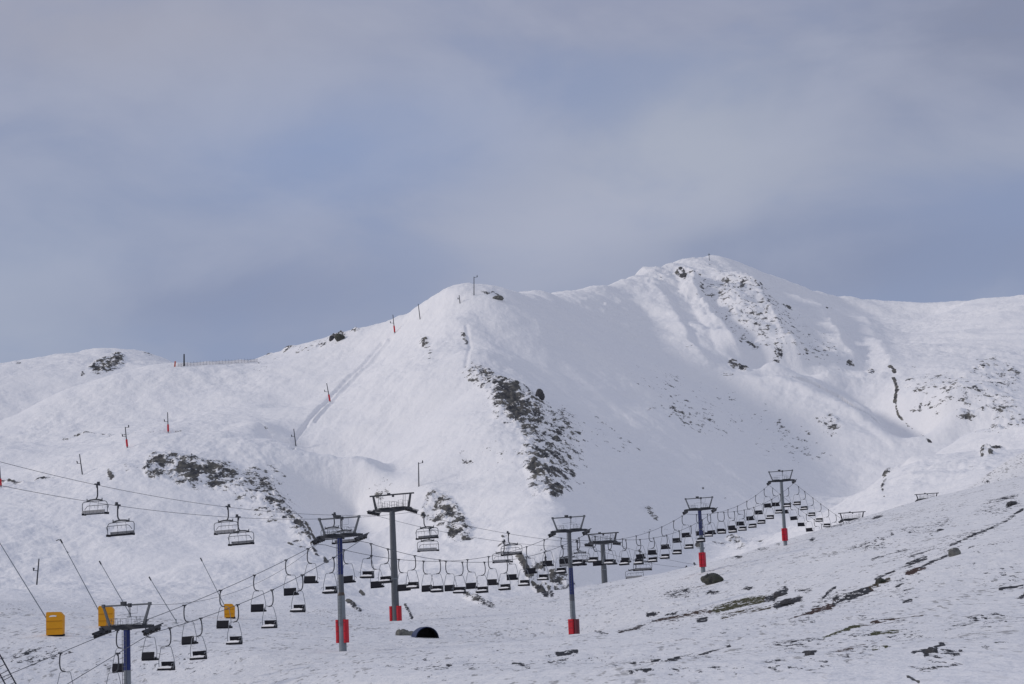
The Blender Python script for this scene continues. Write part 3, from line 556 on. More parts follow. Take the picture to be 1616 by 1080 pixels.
def snow_mat():
    m, nt, b = nmat('fresh_snow'); tc = N(nt, 'ShaderNodeTexCoord').outputs['Object']
    nt.links.new(mixc(nt, noise(nt, tc, 2, 3), (.80, .80, .83), (.88, .87, .87)), b.inputs['Base Color']); b.inputs['Roughness'].default_value = .85; return m
M_SNOW = snow_mat()
def rock_mat(name, a, b_, moss=None):
    m, nt, b = nmat(name); tc = N(nt, 'ShaderNodeTexCoord').outputs['Object']
    n = noise(nt, tc, 1.6, 5, .65); c = mixc(nt, smooth(nt, n, .35, .65), a, b_)
    if moss: c = mixc(nt, smooth(nt, noise(nt, tc, .8, 4, .7), .5, .62), c, moss)
    nz = N(nt, 'ShaderNodeSeparateXYZ', inp={0: N(nt, 'ShaderNodeNewGeometry').outputs['Normal']}).outputs[2]
    sn = smooth(nt, mth(nt, 'ADD', nz, mth(nt, 'MULTIPLY', mth(nt, 'SUBTRACT', noise(nt, tc, 3.0, 4, .7), .5), 1.2)), .93, 1.02)
    c = mixc(nt, sn, c, (.8, .8, .82))
    nt.links.new(c, b.inputs['Base Color']); b.inputs['Roughness'].default_value = .9
    bp = N(nt, 'ShaderNodeBump', inp={'Strength': .6, 'Distance': .2, 'Height': n}); nt.links.new(bp.outputs[0], b.inputs['Normal']); return m
M_ROCK = rock_mat('grey_lichen_rock', (.03, .031, .03), (.085, .086, .075), (.045, .050, .032))
M_ROCK2 = rock_mat('grey_bare_rock', (.09, .09, .09), (.19, .19, .17))
M_ROCKDK = rock_mat('dark_rock', (.035, .036, .045), (.075, .075, .08))
# ------------------------------------------------------------------ lift towers
def double_tower(loc, rz, H, label, pad, bands, arm=2.08, hs=1.0, tilt=(0, 0)):
    t = thing('chairlift_tower', label, 'lift tower', loc, rz, 'towers of the two-seat chairlift')
    # painted sections from the top down: (length as a share of the height, radius top, radius bottom, material)
    z = H-.15; first_ = True
    for fr, ra, rb, m, nm in bands:
        z1 = max(z-fr*H, -1.5) if fr else -1.5
        MB().lathe([(rb, z1), (ra, z)], n=20).build(nm, m, t, True); z = z1
    beam_tower_head(t, H, arm, 1.55, 1.42, 1.95, pad)
    pads(t, pad, .31)
    return t
_po = {}
def paint_once(n, c):
    if n not in _po: _po[n] = paint(n, c)
    return _po[n]
def pads(t, pad, r):
    kind, z0, z1 = pad
    if kind == 'pair':
        for s in (-1, 1):
            m = MB().box((s*(r+.06), -.02, (z0+z1)/2), (.36, .60, z1-z0), None, .12)
            q = m.build('safety_pad', M_RED, t)
            for z in (z0+.25, (z0+z1)/2, z1-.25): MB().box((s*(r+.06), -.325, z), (.14, .02, .05)).build('strap', M_REDDK, q)
    elif kind == 'wrap':
        for s in (-1, 1):
            m = MB().box((s*(r*.68), -.02, (z0+z1)/2), (r*1.28, r*2+.28, z1-z0), None, .1)
            q = m.build('safety_pad', M_RED if s < 0 else paint_once('crimson_padding', (.42, .016, .04)), t)
            for z in (z0+.3, (z0+z1)/2, z1-.3): MB().box((s*(r*.68), -(r+.175), z), (r*.9, .02, .05)).build('strap', M_REDDK, q)
    elif kind == 'split':
        q = MB().box((-.16, -.08, (z0+z1)/2), (.66, .86, z1-z0), None, .1).build('safety_pad', M_RED, t)
        for z in (z0+.3, (z0+z1)/2, z1-.3): MB().box((-.16, -.52, z), (.5, .02, .05)).build('strap', M_REDDK, q)
        o = MB().box((.40, -.02, (z0+z1)/2), (.42, .8, z1-z0-.04), None, .1).build('safety_pad', M_REDDK, t); o['label'] = 'right half of the red pad, coloured darker as its shaded side'  # darker red paints in the shade on the side away from the sun
def sheaves(t, x, z, L, n, pitch, wheel_r=.16):
    q = thing_part('sheave_assembly', t, (x, 0, z)); q.rotation_euler = (pitch, 0, 0)
    m = MB()
    m.bar((-.10, -L/2, -.02), (-.10, L/2, -.02), .05, .14); m.bar((.10, -L/2, -.02), (.10, L/2, -.02), .05, .14)
    for k in range(n//2):
        y = -L/2+(2*k+1)*L/n; m.bar((.0, y-L/n*.52, -.13), (.0, y+L/n*.52, -.13), .26, .10)
    m.box((0, 0, .10), (.26, .34, .28)); m.bar((.22, -L/2-.1, .1), (.22, L/2+.1, .1), .04, .08)
    m.build_into(q, M_DARK)
    for k in range(n):
        y = -L/2+(k+.5)*L/n; w = MB(); w.lathe([(wheel_r*.45, -.06), (wheel_r, -.05), (wheel_r*.86, -.015), (wheel_r*.86, .015), (wheel_r, .05), (wheel_r*.45, .06)], (0, y, -.2), 12, 'x'); w.build('sheave_wheel', M_RUBBER, q, True)
    return q
def thing_part(name, parent, loc):
    me = bpy.data.meshes.new(name); o = bpy.data.objects.new(name, me); COL.objects.link(o); o.parent = parent; o.location = loc; return o
def _bi(s, o, mat):
    o.data.from_pydata([tuple(p) for p in s.v], [], s.f); o.data.materials.append(mat); return o
MB.build_into = _bi
def beam_tower_head(t, H, arm, fh, xb, xt, pad, p0=.20, p1=.20):
    MB().bar((-arm+.05, 0, H), (0, 0, H), .26, .24, (0, 0, 1), .34, .36).bar((0, 0, H), (arm-.05, 0, H), .34, .36, (0, 0, 1), .26, .24).box((0, 0, H-.16), (.56, .5, .1)).build('crossarm', M_DARK, t)
    f = MB()
    for s in (-1, 1):
        f.bar((s*xb, 0, H+.10), (s*xt, 0, H+fh), .17, .15, (0, 1, 0), .14, .12)
        f.box((s*xt, 0, H+fh+.02), (.2, .2, .22))
    f.bar((-xt+.08, 0, H+fh), (xt-.08, 0, H+fh), .10, .12)
    f.build('lifting_frame', M_GALV, t)
    g = MB(); g.box((-.24, 0, H+fh+.16), (.38, .24, .20)); g.bar((-.24, 0, H+fh), (.28, 0, H+fh), .13, .14); g.box((.28, 0, H+fh-.02), (.20, .22, .28)); g.tube([(.28, 0, H+fh-.1), (.24, 0, H+fh*.6), (.27, .02, H+fh*.42), (.32, 0, H+fh*.62), (.30, 0, H+fh-.1)], .018, 5)
    g.build('hoist', M_DARK, t)
    r = MB()
    for yy_ in (-.55, .55):
        r.tube([(-xb+.1, yy_, H+.1), (-xb+.1, yy_, H+.62), (-.42, yy_, H+.62), (-.42, yy_, H+.1)], .016, 5); r.tube([(.42, yy_, H+.1), (.42, yy_, H+.72), (xb-.25, yy_, H+.72), (xb-.1, yy_, H+.1)], .016, 5)
        r.tube([(-.9, yy_, H+.1), (-.9, yy_, H+.62)], .014, 5); r.tube([(.75, yy_, H+.1), (.75, yy_, H+.72)], .014, 5); r.tube([(1.05, yy_, H+.1), (1.05, yy_, H+.5), (.75, yy_, H+.5)], .014, 5)
        r.tube([(-1.1, yy_, H+.1), (-1.1, yy_, H+.45), (-.7, yy_, H+.45), (-.7, yy_, H+.1)], .014, 5)
    r.tube([(.18, 0, H+.1), (.18, 0, H+fh-.05)], .012, 5); r.tube([(.9, 0, H+fh*.95), (.9, 0, H+fh*.62), (-.8, 0, H+fh*.55)], .012, 5)
    r.build('railing', M_GALV, t)
    for s in (-1, 1): MB().box((s*.85, 0, H+.2), (1.15, 1.1, .035)).build('catwalk', M_GALV, t)
    sheaves(t, -arm, H-.16, 2.2, 6, p0); sheaves(t, arm, H-.16, 2.2, 6, p1)
    l = MB()                                     # ladder up the pole
    for s in (-.16, .16): l.bar((s, -.40, 2.2), (s, -.34, H-.3), .03, .03)
    z = 2.4
    while z < H-.4: l.bar((-.16, -.40+.06*(z-2.2)/(H-2.5), z), (.16, -.40+.06*(z-2.2)/(H-2.5), z), .025, .025); z += .3
    l.build('ladder', M_GALV, t)
def six_tower(loc, rz, H, label, pad, arm=3.0, k=1.0, p=(0.0, 0.0)):
    t = thing('chairlift_tower', label, 'lift tower', loc, rz, 'towers of the six-seat chairlift')
    MB().lathe([(.56, -2), (.53, 0), (.50, H*.38), (.505, H*.38+.02), (.43, H*.62), (.37, H-.3)], n=24).build('pole', M_GALV, t, True)
    MB().lathe([(.565, .0), (.565, .18)], n=24).build('flange', M_GREY, t, True); MB().lathe([(.53, H*.38-.08), (.53, H*.38+.08)], n=24).build('flange', M_GREY, t, True)
    MB().bar((-arm, 0, H), (0, 0, H-.1), .3, .30, (0, 0, 1), .5, .72).bar((0, 0, H-.1), (arm, 0, H), .5, .72, (0, 0, 1), .3, .30).build('crossarm', M_DARK, t)
    f = MB(); fh = 2.0*k; xb, xt = arm*.86, arm*.99
    for s in (-1, 1): f.bar((s*xb, 0, H+.1), (s*xt, 0, H+fh), .30, .24, (0, 1, 0), .24, .2)
    f.bar((-arm*1.17, 0, H+fh+.09), (arm*1.17, 0, H+fh+.09), .2, .2); f.build('lifting_frame', M_DARK, t)
    r = MB()
    for yy_ in (-.7, .7):
        for x0, x1, hh in ((-2.0, -1.1, 1.0), (-.8, .0, 1.15), (.3, 1.2, 1.0), (1.4, 2.1, 1.2)):
            x0 *= arm/3; x1 *= arm/3
            r.tube([(x0, yy_, H+.1), (x0, yy_, H+hh), (x1, yy_, H+hh), (x1, yy_, H+.1)], .028, 5); r.tube([(x0, yy_, H+hh*.55), (x1, yy_, H+hh*.55)], .02, 5)
    for x in (-2.1, -1.75, 1.75, 2.05): r.tube([(x*arm/3, 0, H+.1), (x*arm/3*1.04, 0, H+fh)], .03, 5)
    r.build('railing', M_GALV, t)
    for s in (-1, 1): MB().box((s*1.2*arm/3, 0, H+.26), (1.9*arm/3, 1.4, .05)).build('catwalk', M_GALV, t)
    for s, pp in ((-1, p[0]), (1, p[1])): sheaves(t, s*arm, H-.22, 3.4, 8, pp, .21)
    g = MB(); g.box((-.5, 0, H+fh+.27), (.4, .3, .2)); g.box((.2, 0, H+fh-.12), (.26, .26, .26)); g.build('hoist', M_DARK, t)
    l = MB()
    for s in (-.2, .2): l.bar((s, -.66, 2.5), (s, -.48, H-.4), .035, .035)
    z = 2.7
    while z < H-.5: l.bar((-.2, -.66+.18*(z-2.5)/(H-2.9), z), (.2, -.66+.18*(z-2.5)/(H-2.9), z), .03, .03); z += .35
    l.build('ladder', M_GALV, t)
    if pad:
        for s in (-1, 1):
            q = MB().box((s*.58, -.05, (pad[0]+pad[1])/2), (.56, .9, pad[1]-pad[0]), None, .18).build('safety_pad', M_RED, t)
            for z in (pad[0]+.3, pad[1]-.3): MB().box((s*.58, -.51, z), (.22, .02, .06)).build('strap', M_REDDK, q)
    return t
# ------------------------------------------------------------------ chairs
def make_double():
    t = thing('double_chair', 'tmp', 'lift chair', (0, 0, 0), 0, 'two-seat chairs hanging on the near chairlift')
    MB().box((0, 0, .0), (.11, .40, .10)).box((0, .02, -.10), (.07, .12, .14)).build('grip', M_DARK, t)
    MB().tube([(0, 0, -.05), (-.03, 0, -.25), (-.06, 0, -.55), (-.05, 0, -.85), (-.01, 0, -1.05), (.09, 0, -1.20), (.24, 0, -1.27), (.40, 0, -1.29)], .047, 8).build('hanger', M_DARK, t, True)
    fr = MB()
    for s in (-1, 1):
        x = .37
        fr.tube([(x, 0, -1.29), (x+s*.36, 0, -1.30), (x+s*.44, 0, -1.40), (x+s*.60, -.02, -2.02), (x+s*.66, -.02, -2.30), (x+s*.645, .0, -2.62), (x+s*.60, .02, -2.84), (x+s*.52, .10, -2.90)], .024, 6)
        fr.tube([(x+s*.655, -.02, -2.48), (x+s*.655, .30, -2.50), (x+s*.64, .34, -2.60)], .018, 6)
    fr.build('frame', M_LIGHT, t, True)
    MB().box((.37, -.22, -2.63), (1.12, .06, .50), Matrix.Rotation(math.radians(-8), 3, 'X')).build('backrest', M_BLACK, t)
    se = MB().box((.37, .05, -2.925), (1.18, .52, .14), Matrix.Rotation(math.radians(4), 3, 'X')).build('seat', M_BLACK, t)
    m = MB(); nx, ny = 9, 5                       # thin cushion of snow left on the seat
    top = [[Vector((.37+(-.5+i/(nx-1))*1.06, .06+(-.5+j/(ny-1))*.40, -2.855+.185*math.sin(math.pi*min(1, max(0, .06+.88*i/(nx-1))))**.22*(.93+.07*math.sin(i*1.9+j)) if 0 < j < ny-1 else -2.85)) for j in range(ny)] for i in range(nx)]
    v = [p for row in top for p in row]; f = [(i*ny+j, (i+1)*ny+j, (i+1)*ny+j+1, i*ny+j+1) for i in range(nx-1) for j in range(ny-1)]
    m.add(v, f); m.build('snow_cover', M_SNOW, se, True)
    return t
def make_six():
    t = thing('six_seat_chair', 'tmp', 'lift chair', (0, 0, 0), 0, 'six-seat chairs hanging on the far chairlift')
    MB().bar((0, -.38, .08), (0, .38, .08), .20, .16).box((0, .18, .26), (.16, .3, .22)).bar((0, -.1, -.02), (0, -.02, -.30), .13, .13).build('grip', M_DARK, t)
    MB().tube([(0, 0, -.05), (.02, 0, -.5), (.03, 0, -1.05), (-.03, 0, -1.30), (-.18, 0, -1.48), (-.35, 0, -1.55)], .075, 8).build('hanger', M_DARK, t, True)
    x0 = -.38
    b = MB().tube([(x0-1.02, 0, -1.66), (x0-.5, 0, -1.56), (x0, 0, -1.53), (x0+.5, 0, -1.56), (x0+1.02, 0, -1.66)], .085, 8)
    for s in (-1, 1): b.tube([(x0+s*.98, 0, -1.70), (x0+s*1.0, 0, -1.40)], .05, 6)
    b.build('top_beam', M_DARK, t, True)
    f = MB()
    for s in (-1, 1):
        f.tube([(x0, 0, -1.72), (x0+s*1.3, 0, -1.74), (x0+s*1.52, .0, -1.80), (x0+s*1.64, .02, -1.98), (x0+s*1.66, .05, -2.5), (x0+s*1.60, .08, -2.95), (x0+s*1.5, .15, -3.08)], .042, 8)
        f.tube([(x0+s*.55, 0, -1.72), (x0+s*.55, -.2, -2.35), (x0+s*.55, -.12, -3.0)], .018, 6)
    f.build('frame', M_GALV, t, True)
    r = MB(); r.tube([(x0-1.52, .25, -2.55), (x0-1.44, .55, -2.2), (x0-1.25, .62, -2.12), (x0+1.25, .62, -2.12), (x0+1.44, .55, -2.2), (x0+1.52, .25, -2.55)], .032, 6)
    for i in range(5): r.tube([(x0-1.0+.5*i, .62, -2.12), (x0-1.0+.5*i, .66, -2.42)], .014, 5)
    r.build('restraint_bar', M_GALV, t, True)
    b = MB()
    for i in range(6): b.box((x0+(-2.5+i)*.50, -.20, -2.82), (.47, .06, .30), Matrix.Rotation(math.radians(-12), 3, 'X'))
    b.build('backrest', M_SEAT, t)
    q = MB().box((x0, .15, -3.07), (3.06, .56, .10), Matrix.Rotation(math.radians(5), 3, 'X'))
    for s in (-1, 1): q.box((x0+s*1.50, .12, -3.05), (.13, .62, .24))
    q.box((x0, .44, -3.02), (3.0, .08, .10)); se = q.build('seat', M_BLACK, t)
    MB().box((x0, .14, -3.0), (2.7, .42, .10)).build('snow_cover', M_SNOW, se)
    return t
# ------------------------------------------------------------------ the two-seat chairlift
def solve_y(px, py, a, b):            # depth at which a sight line crosses the plan line x = a + b*y
    d = ray(px, py); return a/(d[0]/d[1]-b)
pA, pB = at_y(200, 990, 137), at_y(1233, 759, 309)
bA = (pB.x-pA.x)/(pB.y-pA.y); aA = pA.x-bA*pA.y
dirA = Vector((bA, 1, 0)).normalized(); rgtA = Vector((dirA.y, -dirA.x, 0)); rzA = -math.atan2(bA, 1)
ARM = 2.08
TA = []
for px, py in [(200, 990), (536, 846), (898, 838), (1104, 804), (1233, 759), (1341, 836)]:
    y = solve_y(px, py, aA, bA); TA.append(at_y(px, py, y))
TNAME = ['lowest blue-topped tower', 'blue-topped tower with the two red pads', 'blue-banded tower with one bright red pad', 'blue-topped tower beside the boulder', 'grey tower on the crest', '']
M_COLL = paint('rusty_collar', (.10, .075, .06)); M_MID = paint('darker_grey_steel', (.11, .12, .14), .55, .2, .2, 1.2)
up, md, lo = 'upper_pole', 'middle_pole', 'pole'
specs = [('nearest chairlift tower, its navy blue top low at the left under a wide head', ('wrap', .2, 2.2), [(.34, .235, .25, M_BLUE, up), (0, .25, .31, M_GREY, lo)]),
         ('chairlift tower with navy blue top, brown collar and a pair of red pads', ('pair', .75, 2.75), [(.32, .225, .235, M_BLUE, up), (.155, .235, .25, M_MID, md), (.028, .25, .31, M_COLL, 'collar'), (0, .31, .34, M_GREY, lo)]),
         ('chairlift tower with dark blue middle band and one red pad, alone on the open snow', ('split', 0.0, 2.0), [(.34, .225, .235, M_MID, up), (.25, .237, .27, M_BLUE, md), (.06, .27, .275, M_MID, 'collar'), (0, .275, .33, M_GREY, lo)]),
         ('slim chairlift tower with blue top and red padding just above the large boulder', ('wrap', .75, 2.75), [(.40, .225, .25, M_BLUE, up), (0, .26, .33, M_GREY, lo)]),
         ('farthest two-seat lift tower, plain grey pole with red padding, highest on the crest', ('wrap', .75, 2.75), [(0, .225, .32, M_GREY, lo)])]
for i, p in enumerate(TA[:5]):
    gz = ground_z(p.x, p.y) if i not in (0,) else p.z-8.6
    lab, pad, bf = specs[i]
    if i == 0: gz = min(ground_z(p.x, p.y), p.z-7.5)
    t = double_tower((p.x, p.y, gz), rzA, p.z-gz, lab, pad, bf)
# grey band under the blue on the third tower
def obs_sag(A, B, obs):
    out = []
    for px, py in obs:
        best = min(((abs(proj(A.lerp(B, q/200))[0]-px), q/200) for q in range(10, 191)))
        t = best[1]; P = A.lerp(B, t); z = at_y(px, py, P.y).z
        out.append((P.z-z)/(4*t*(1-t)))
    return sum(out)/len(out)
OBS = {-1: [[(291, 952), (347, 933), (400, 911)], [(630, 884), (669, 886), (704, 885)], [(1024, 839), (1044, 832)], [(1179, 791), (1192, 782)], [(1260, 804), (1273, 812)]],
       1: [[(376, 952), (430, 933)], [(654, 879), (694, 884), (729, 885)], [(1030, 849), (1051, 845)], [(1174, 805)], [(1280, 786), (1306, 803), (1317, 809)]]}
ROPE = {}
for s in (-1, 1):
    pts = [p + rgtA*ARM*s + Vector((0, 0, -.50)) for p in TA]
    g0 = {-1: (97, 1030), 1: (187, 1031)}[s]
    y = solve_y(*g0, aA+ARM*s*rgtA.x-bA*ARM*s*rgtA.y, bA); q = at_y(*g0, y)
    d = (q-pts[0]); y_end = 114.0
    start = pts[0] + d*((y_end-pts[0].y)/d.y)
    segs = [(start, pts[0], 0.0)]
    for i in range(5): segs.append((pts[i], pts[i+1], obs_sag(pts[i], pts[i+1], OBS[s][i])))
    ROPE[s] = segs
    print('sag', s, [round(x[2], 2) for x in segs])
def rope_pt(s, y):
    for A, B, sg in ROPE[s]:
        if y <= B.y: break
    t = (y-A.y)/(B.y-A.y); P = A.lerp(B, t); P.z -= 4*sg*t*(1-t); return P
def rope_path(fn, y0, y1, n): return [fn(y0+(y1-y0)*i/n) for i in range(n+1)]
for s, nm in ((-1, 'left'), (1, 'right')):
    o = MB().tube(rope_path(lambda y: rope_pt(s, y), ROPE[s][0][0].y, TA[5].y, 160), .024, 6).build('haul_rope', M_ROPE, None, True)
    tag(o, {'left': 'thin dark steel rope carrying the chairs seen from behind, left side of the two-seat lift', 'right': 'thin dark rope carrying the camera-facing chairs, right side of the two-seat lift'}[nm], 'steel rope')
A_, B_ = TA[0]+rgtA*1.95+Vector((0, 0, 1.5)), TA[1]+Vector((0, 0, .1))-rgtA*1.2
sg = obs_sag(A_, B_, [(404, 921), (334, 945)])
o = MB().tube([A_.lerp(B_, i/24)-Vector((0, 0, 4*sg*(i/24)*(1-i/24))) for i in range(25)], .014, 5).build('signal_cable', M_ROPE, None, True); tag(o, 'thin signal cable sagging between the heads of the two lowest blue-topped towers', 'cable')
proto = make_double(); SNAP = snapshot(proto)
ORD = ['first', 'second', 'third', 'fourth', 'fifth', 'sixth', 'seventh', 'eighth', 'ninth', 'tenth', 'eleventh', 'twelfth', 'thirteenth', 'fourteenth', 'fifteenth']
GRIPS = {-1: [97, 170, 232, 291, 347, 400, 450, 497, 541, 585, 630, 669, 704, 738, 772], 1: [187, 250, 318, 376, 430, 476, 526, 575, 611, 654, 694, 729, 764, 801]}
used = False
for s in (-1, 1):
    ys = []
    for px in GRIPS[s]:
        ys.append(min(((abs(proj(rope_pt(s, y_/10))[0]-px), y_/10) for y_ in range(1150, 2400)))[1])
    # keep the even spacing the hangers have along the rope
    k = np.arange(len(ys)); sl, ic = np.polyfit(k, ys, 1)
    print('spacing', s, round(sl, 2), np.round(np.array(ys)-(ic+sl*k), 1))
    yy_ = [0.6*a+0.4*(ic+sl*i) for i, a in enumerate(ys)]
    y = yy_[-1]+sl
    while y < 356: yy_.append(y); y += sl
    cnt = {}
    for y in yy_:
        P = rope_pt(s, y)
        if any(abs(y-(p+rgtA*ARM*s).y) < 1.25 for p in TA[:5]):
            y += 1.3 if y > min(TA[:5], key=lambda p: abs((p+rgtA*ARM*s).y-y)).y + rgtA.y*ARM*s else -1.3; P = rope_pt(s, y)
        o = proto if not used else spawn(SNAP)
        used = True
        o.location = P; o.rotation_euler = (random.uniform(-.06, .06), random.uniform(-.035, .035), rzA+(math.pi if s == 1 else 0)+random.uniform(-.09, .09))
        below = [i for i in range(5) if (TA[i]+rgtA*ARM*s).y < y]
        i = below[-1] if below else -1
        cnt[i] = cnt.get(i, 0)+1
        if i < 0:
            lab = ('%s chair seen from behind, below the lowest blue-topped tower, left rope' if s < 0 else '%s chair facing the camera, below the lowest blue-topped tower, right rope') % ORD[cnt[i]-1]
        else:
            lab = ('%s chair seen from behind past the %s' if s < 0 else '%s camera-facing chair past the %s') % (ORD[cnt[i]-1], TNAME[i])
        o['label'] = lab; o['category'] = 'lift chair'
# ------------------------------------------------------------------ the six-seat chairlift
bB, aB = .5, -47-.5*215
dirB = Vector((bB, 1, 0)).normalized(); rgtB = Vector((dirB.y, -dirB.x, 0)); rzB = -math.atan2(bB, 1)
TB = []
q3 = at_y(619, 804, 274); q6 = at_y(1463, 788, 546)
bB = (q6.x-q3.x)/(q6.y-q3.y); aB = q3.x-bB*q3.y
for px, py in [(619, 804), (951, 856), (1345, 820), (1463, 788)]:
    TB.append(at_y(px, py, solve_y(px, py, aB, bB)))
print('TB y', [round(p.y) for p in TB])
AB = [3.0, 2.72, 3.0, 3.0]
BL = ['tall grey tower of the six-seat lift, red pads at its foot, wide sheave head', 'shorter grey six-seat lift tower standing behind the tower with one bright red pad', 'head of a six-seat lift tower sunk behind the snowy crest, right of the last chairs', 'head of the uppermost six-seat lift tower peeping over the right-hand crest']
for i, p in enumerate(TB):
    gz = min(ground_z(p.x, p.y), p.z-6.0)
    six_tower((p.x, p.y, gz), rzB, p.z-gz, BL[i], (.1, 2.2) if i == 0 else None, AB[i]*(1.04 if i < 1 else 1), [1, .72, .82, .72][i], [(-.05, -.1), (.0, .0), (.12, .12), (.1, .1)][i])
def fitB(s, obs, ends, deg):
    ys, zs, wt = [], [], []
    for px, py in obs:
        y = solve_y(px, py, aB+AB[0]*s*rgtB.x-bB*AB[0]*s*rgtB.y, bB); P = at_y(px, py, y); ys.append(P.y); zs.append(P.z); wt.append(1)
    for P in ends: ys.append(P.y); zs.append(P.z); wt.append(25)
    return np.polyfit(ys, zs, deg, w=wt)
SEGB = {}
for s in (-1, 1):
    e = [p+rgtB*AB[i]*s+Vector((0, 0, -.64)) for i, p in enumerate(TB)]
    f0 = fitB(s, {-1: [(0, 727), (85, 750), (150, 768), (360, 803), (480, 810), (525, 808)], 1: [(0, 765), (100, 785), (185, 800), (375, 820), (500, 815)]}[s], [e[0]], 2)
    f1 = fitB(s, {-1: [(750, 848), (786, 855)], 1: [(752, 830), (802, 843), (860, 853)]}[s], [e[0], e[1]], 2)
    f2 = fitB(s, {-1: [(1083, 896)], 1: [(1096, 891)]}[s], [e[1], e[2]], 2)
    f3 = np.polyfit([e[2].y, (e[2].y+e[3].y)/2, e[3].y], [e[2].z, (e[2].z+e[3].z)/2-3.2, e[3].z], 2)
    SEGB[s] = [(e[0].y, f0), (e[1].y, f1), (e[2].y, f2), (e[3].y, f3)]
def ropeB(s, y):
    for y1, f in SEGB[s]:
        if y <= y1+1e-6: break
    a = aB+AB[0]*s*rgtB.x-bB*AB[0]*s*rgtB.y
    return Vector((a+bB*y, y, float(np.polyval(f, y))))
for s in (-1, 1):
    o = MB().tube(rope_path(lambda y: ropeB(s, y), 186, SEGB[s][-1][0], 220), .026, 6).build('haul_rope', M_ROPE, None, True)
    tag(o, ['upper thin rope of the six-seat lift crossing in front of the rocky knoll at left', 'lower thin rope of the six-seat lift crossing in front of the rocky knoll at left'][(s+1)//2], 'steel rope')
p6 = make_six(); SN6 = snapshot(p6); used = False
L6 = {-1: ['empty six-seat chair farthest left, hanging from the upper rope', 'upper of the two six-seat chairs at the foot of the left rock field', 'rear six-seat chair right above the blue-topped tower with two red pads', 'upper six-seat chair right of the tall grey tower', 'six-seat chair hanging before the dark ravine rocks, higher of the two', 'six-seat chair half hidden behind the tower with one bright red pad, left rope', 'six-seat chair low over the valley, higher one right of the short grey tower', 'six-seat chair nearly sunk behind the crest, left of the boulder, lower grip'],
      1: ['six-seat chair with dark seat, second from the left edge, on the lower rope', 'lower of the two six-seat chairs at the foot of the left rock field', 'front six-seat chair right above the blue-topped tower with two red pads', 'lower six-seat chair right of the tall grey tower, dark seat', 'six-seat chair hanging before the dark ravine rocks, lower of the two', 'six-seat chair half hidden behind the tower with one bright red pad, right rope', 'lowest six-seat chair, hanging by itself right of the short grey tower', 'six-seat chair nearly sunk behind the crest, left of the boulder, higher grip']}
G6 = {-1: [154, 360, 527, 678, 795, 900, 1003, 1083], 1: [186, 376, 538, 669, 802, 911, 1010, 1096]}
for s in (-1, 1):
    for i, px in enumerate(G6[s]):
        y = min(((abs(proj(ropeB(s, v/10))[0]-px), v/10) for v in range(1900, 4300)))[1]
        o = p6 if not used else spawn(SN6); used = True
        o.location = ropeB(s, y); o.scale = (1.1, 1.08, 1.07); o.rotation_euler = (random.uniform(-.02, .02), random.uniform(-.015, .015), rzB+(math.pi if s == 1 else 0)+random.uniform(-.03, .03)); o['label'] = L6[s][i]
# ------------------------------------------------------------------ ski-tow poles on the far slopes
TOW = [((748, 437), (748, 466), 'R', 0, 'thin tow pole standing on the skyline of the lift hill, arm to the right'), ((620, 497), (623, 526), 'L', 1, 'red-footed tow pole at the top of the furrowed tow track'), ((660, 480), (663, 504), '', 0, 'bare thin tow pole between the skyline pole and the tow track'),
       ((724.5, 466), (726, 479), 'L', 0, 'shortest tow pole just left below the skyline pole'), ((515.5, 605), (521, 635), 'L', 1, 'red-footed tow pole halfway down the furrowed tow track'), ((463.5, 677), (467, 704), 'L', 0, 'tow pole rising behind the right shoulder of the rocky knoll'),
       ((660.5, 730), (661, 768), 'R', 0, 'tallest tow pole, on the small rocky knob above the grey tower'), ((197.5, 674), (201, 707), 'B', 1, 'red-footed tow pole with arms both sides on the left knoll'), ((264.5, 651), (265.5, 683), 'L', 1, 'red-footed tow pole at the top edge of the left rock field'),
       ((125.5, 717), (130, 749), 'L', 0, 'plain tow pole left of the rock field, by the dark road cut'), ((61.5, 882), (58, 923), 'L', 0, 'blue-grey tow pole in the hollow among the slanted snow lances'), ((-.5, 736), (1.5, 769), '', 1, 'tow pole with pinkish red foot at the left edge'), ((290.5, 559), (290.5, 578), '', 0, 'stout dark pole beside the snow fence on the far ridge')]
for (tx, ty), (bx, by), arm, red, lab in TOW:
    b = hit(bx, by); r = b.xy.length; T = at(tx, ty, r); L = (T-b).length; ax = (T-b).normalized()
    t = thing('tow_pole', lab, 'tow pole', b, 0, 'ski-tow poles on the slopes'); t.rotation_euler = ax.to_track_quat('Z', 'Y').to_euler(); t.rotation_mode = 'XYZ'
    q = ax.to_track_quat('Z', 'Y'); xl = q.inverted()@Vector((1, 0, 0)); yl = q.inverted()@Vector((0, 1, 0))
    wd = .20 if 'stout' not in lab else .42
    MB().tube([(0, 0, -1), (0, 0, L)], wd*1.15, 10, True, wd*.85).build('pole', M_DARK, t, True)
    for sd in {'R': (1,), 'L': (-1,), 'B': (1, -1), '': ()}[arm]:
        z = L*.97 if sd > 0 else L*(.55 if red or arm == 'L' else .8)
        e = xl*sd*L*.17; m = MB(); m.tube([(0, 0, z-.1), Vector((0, 0, z))+e*.7, Vector((0, 0, z+L*.03))+e], .10, 6); m.build('arm', M_DARK, t)
        m = MB(); m.lathe([(.1, -.2), (.42, -.18), (.42, .18), (.1, .2)], Vector((0, 0, z+L*.04))+e, 10, 'y'); m.bar(Vector((0, 0, z+L*.09))+e-yl*.9, Vector((0, 0, z+L*.09))+e+yl*.9, .16, .3); m.build('sheave', M_DARK, t)
    if red: MB().tube([(0, 0, L*.06), (0, 0, L*.10), (0, 0, L*.34), (0, 0, L*.40)], .40, 10).build('safety_pad', M_RED, t, True)
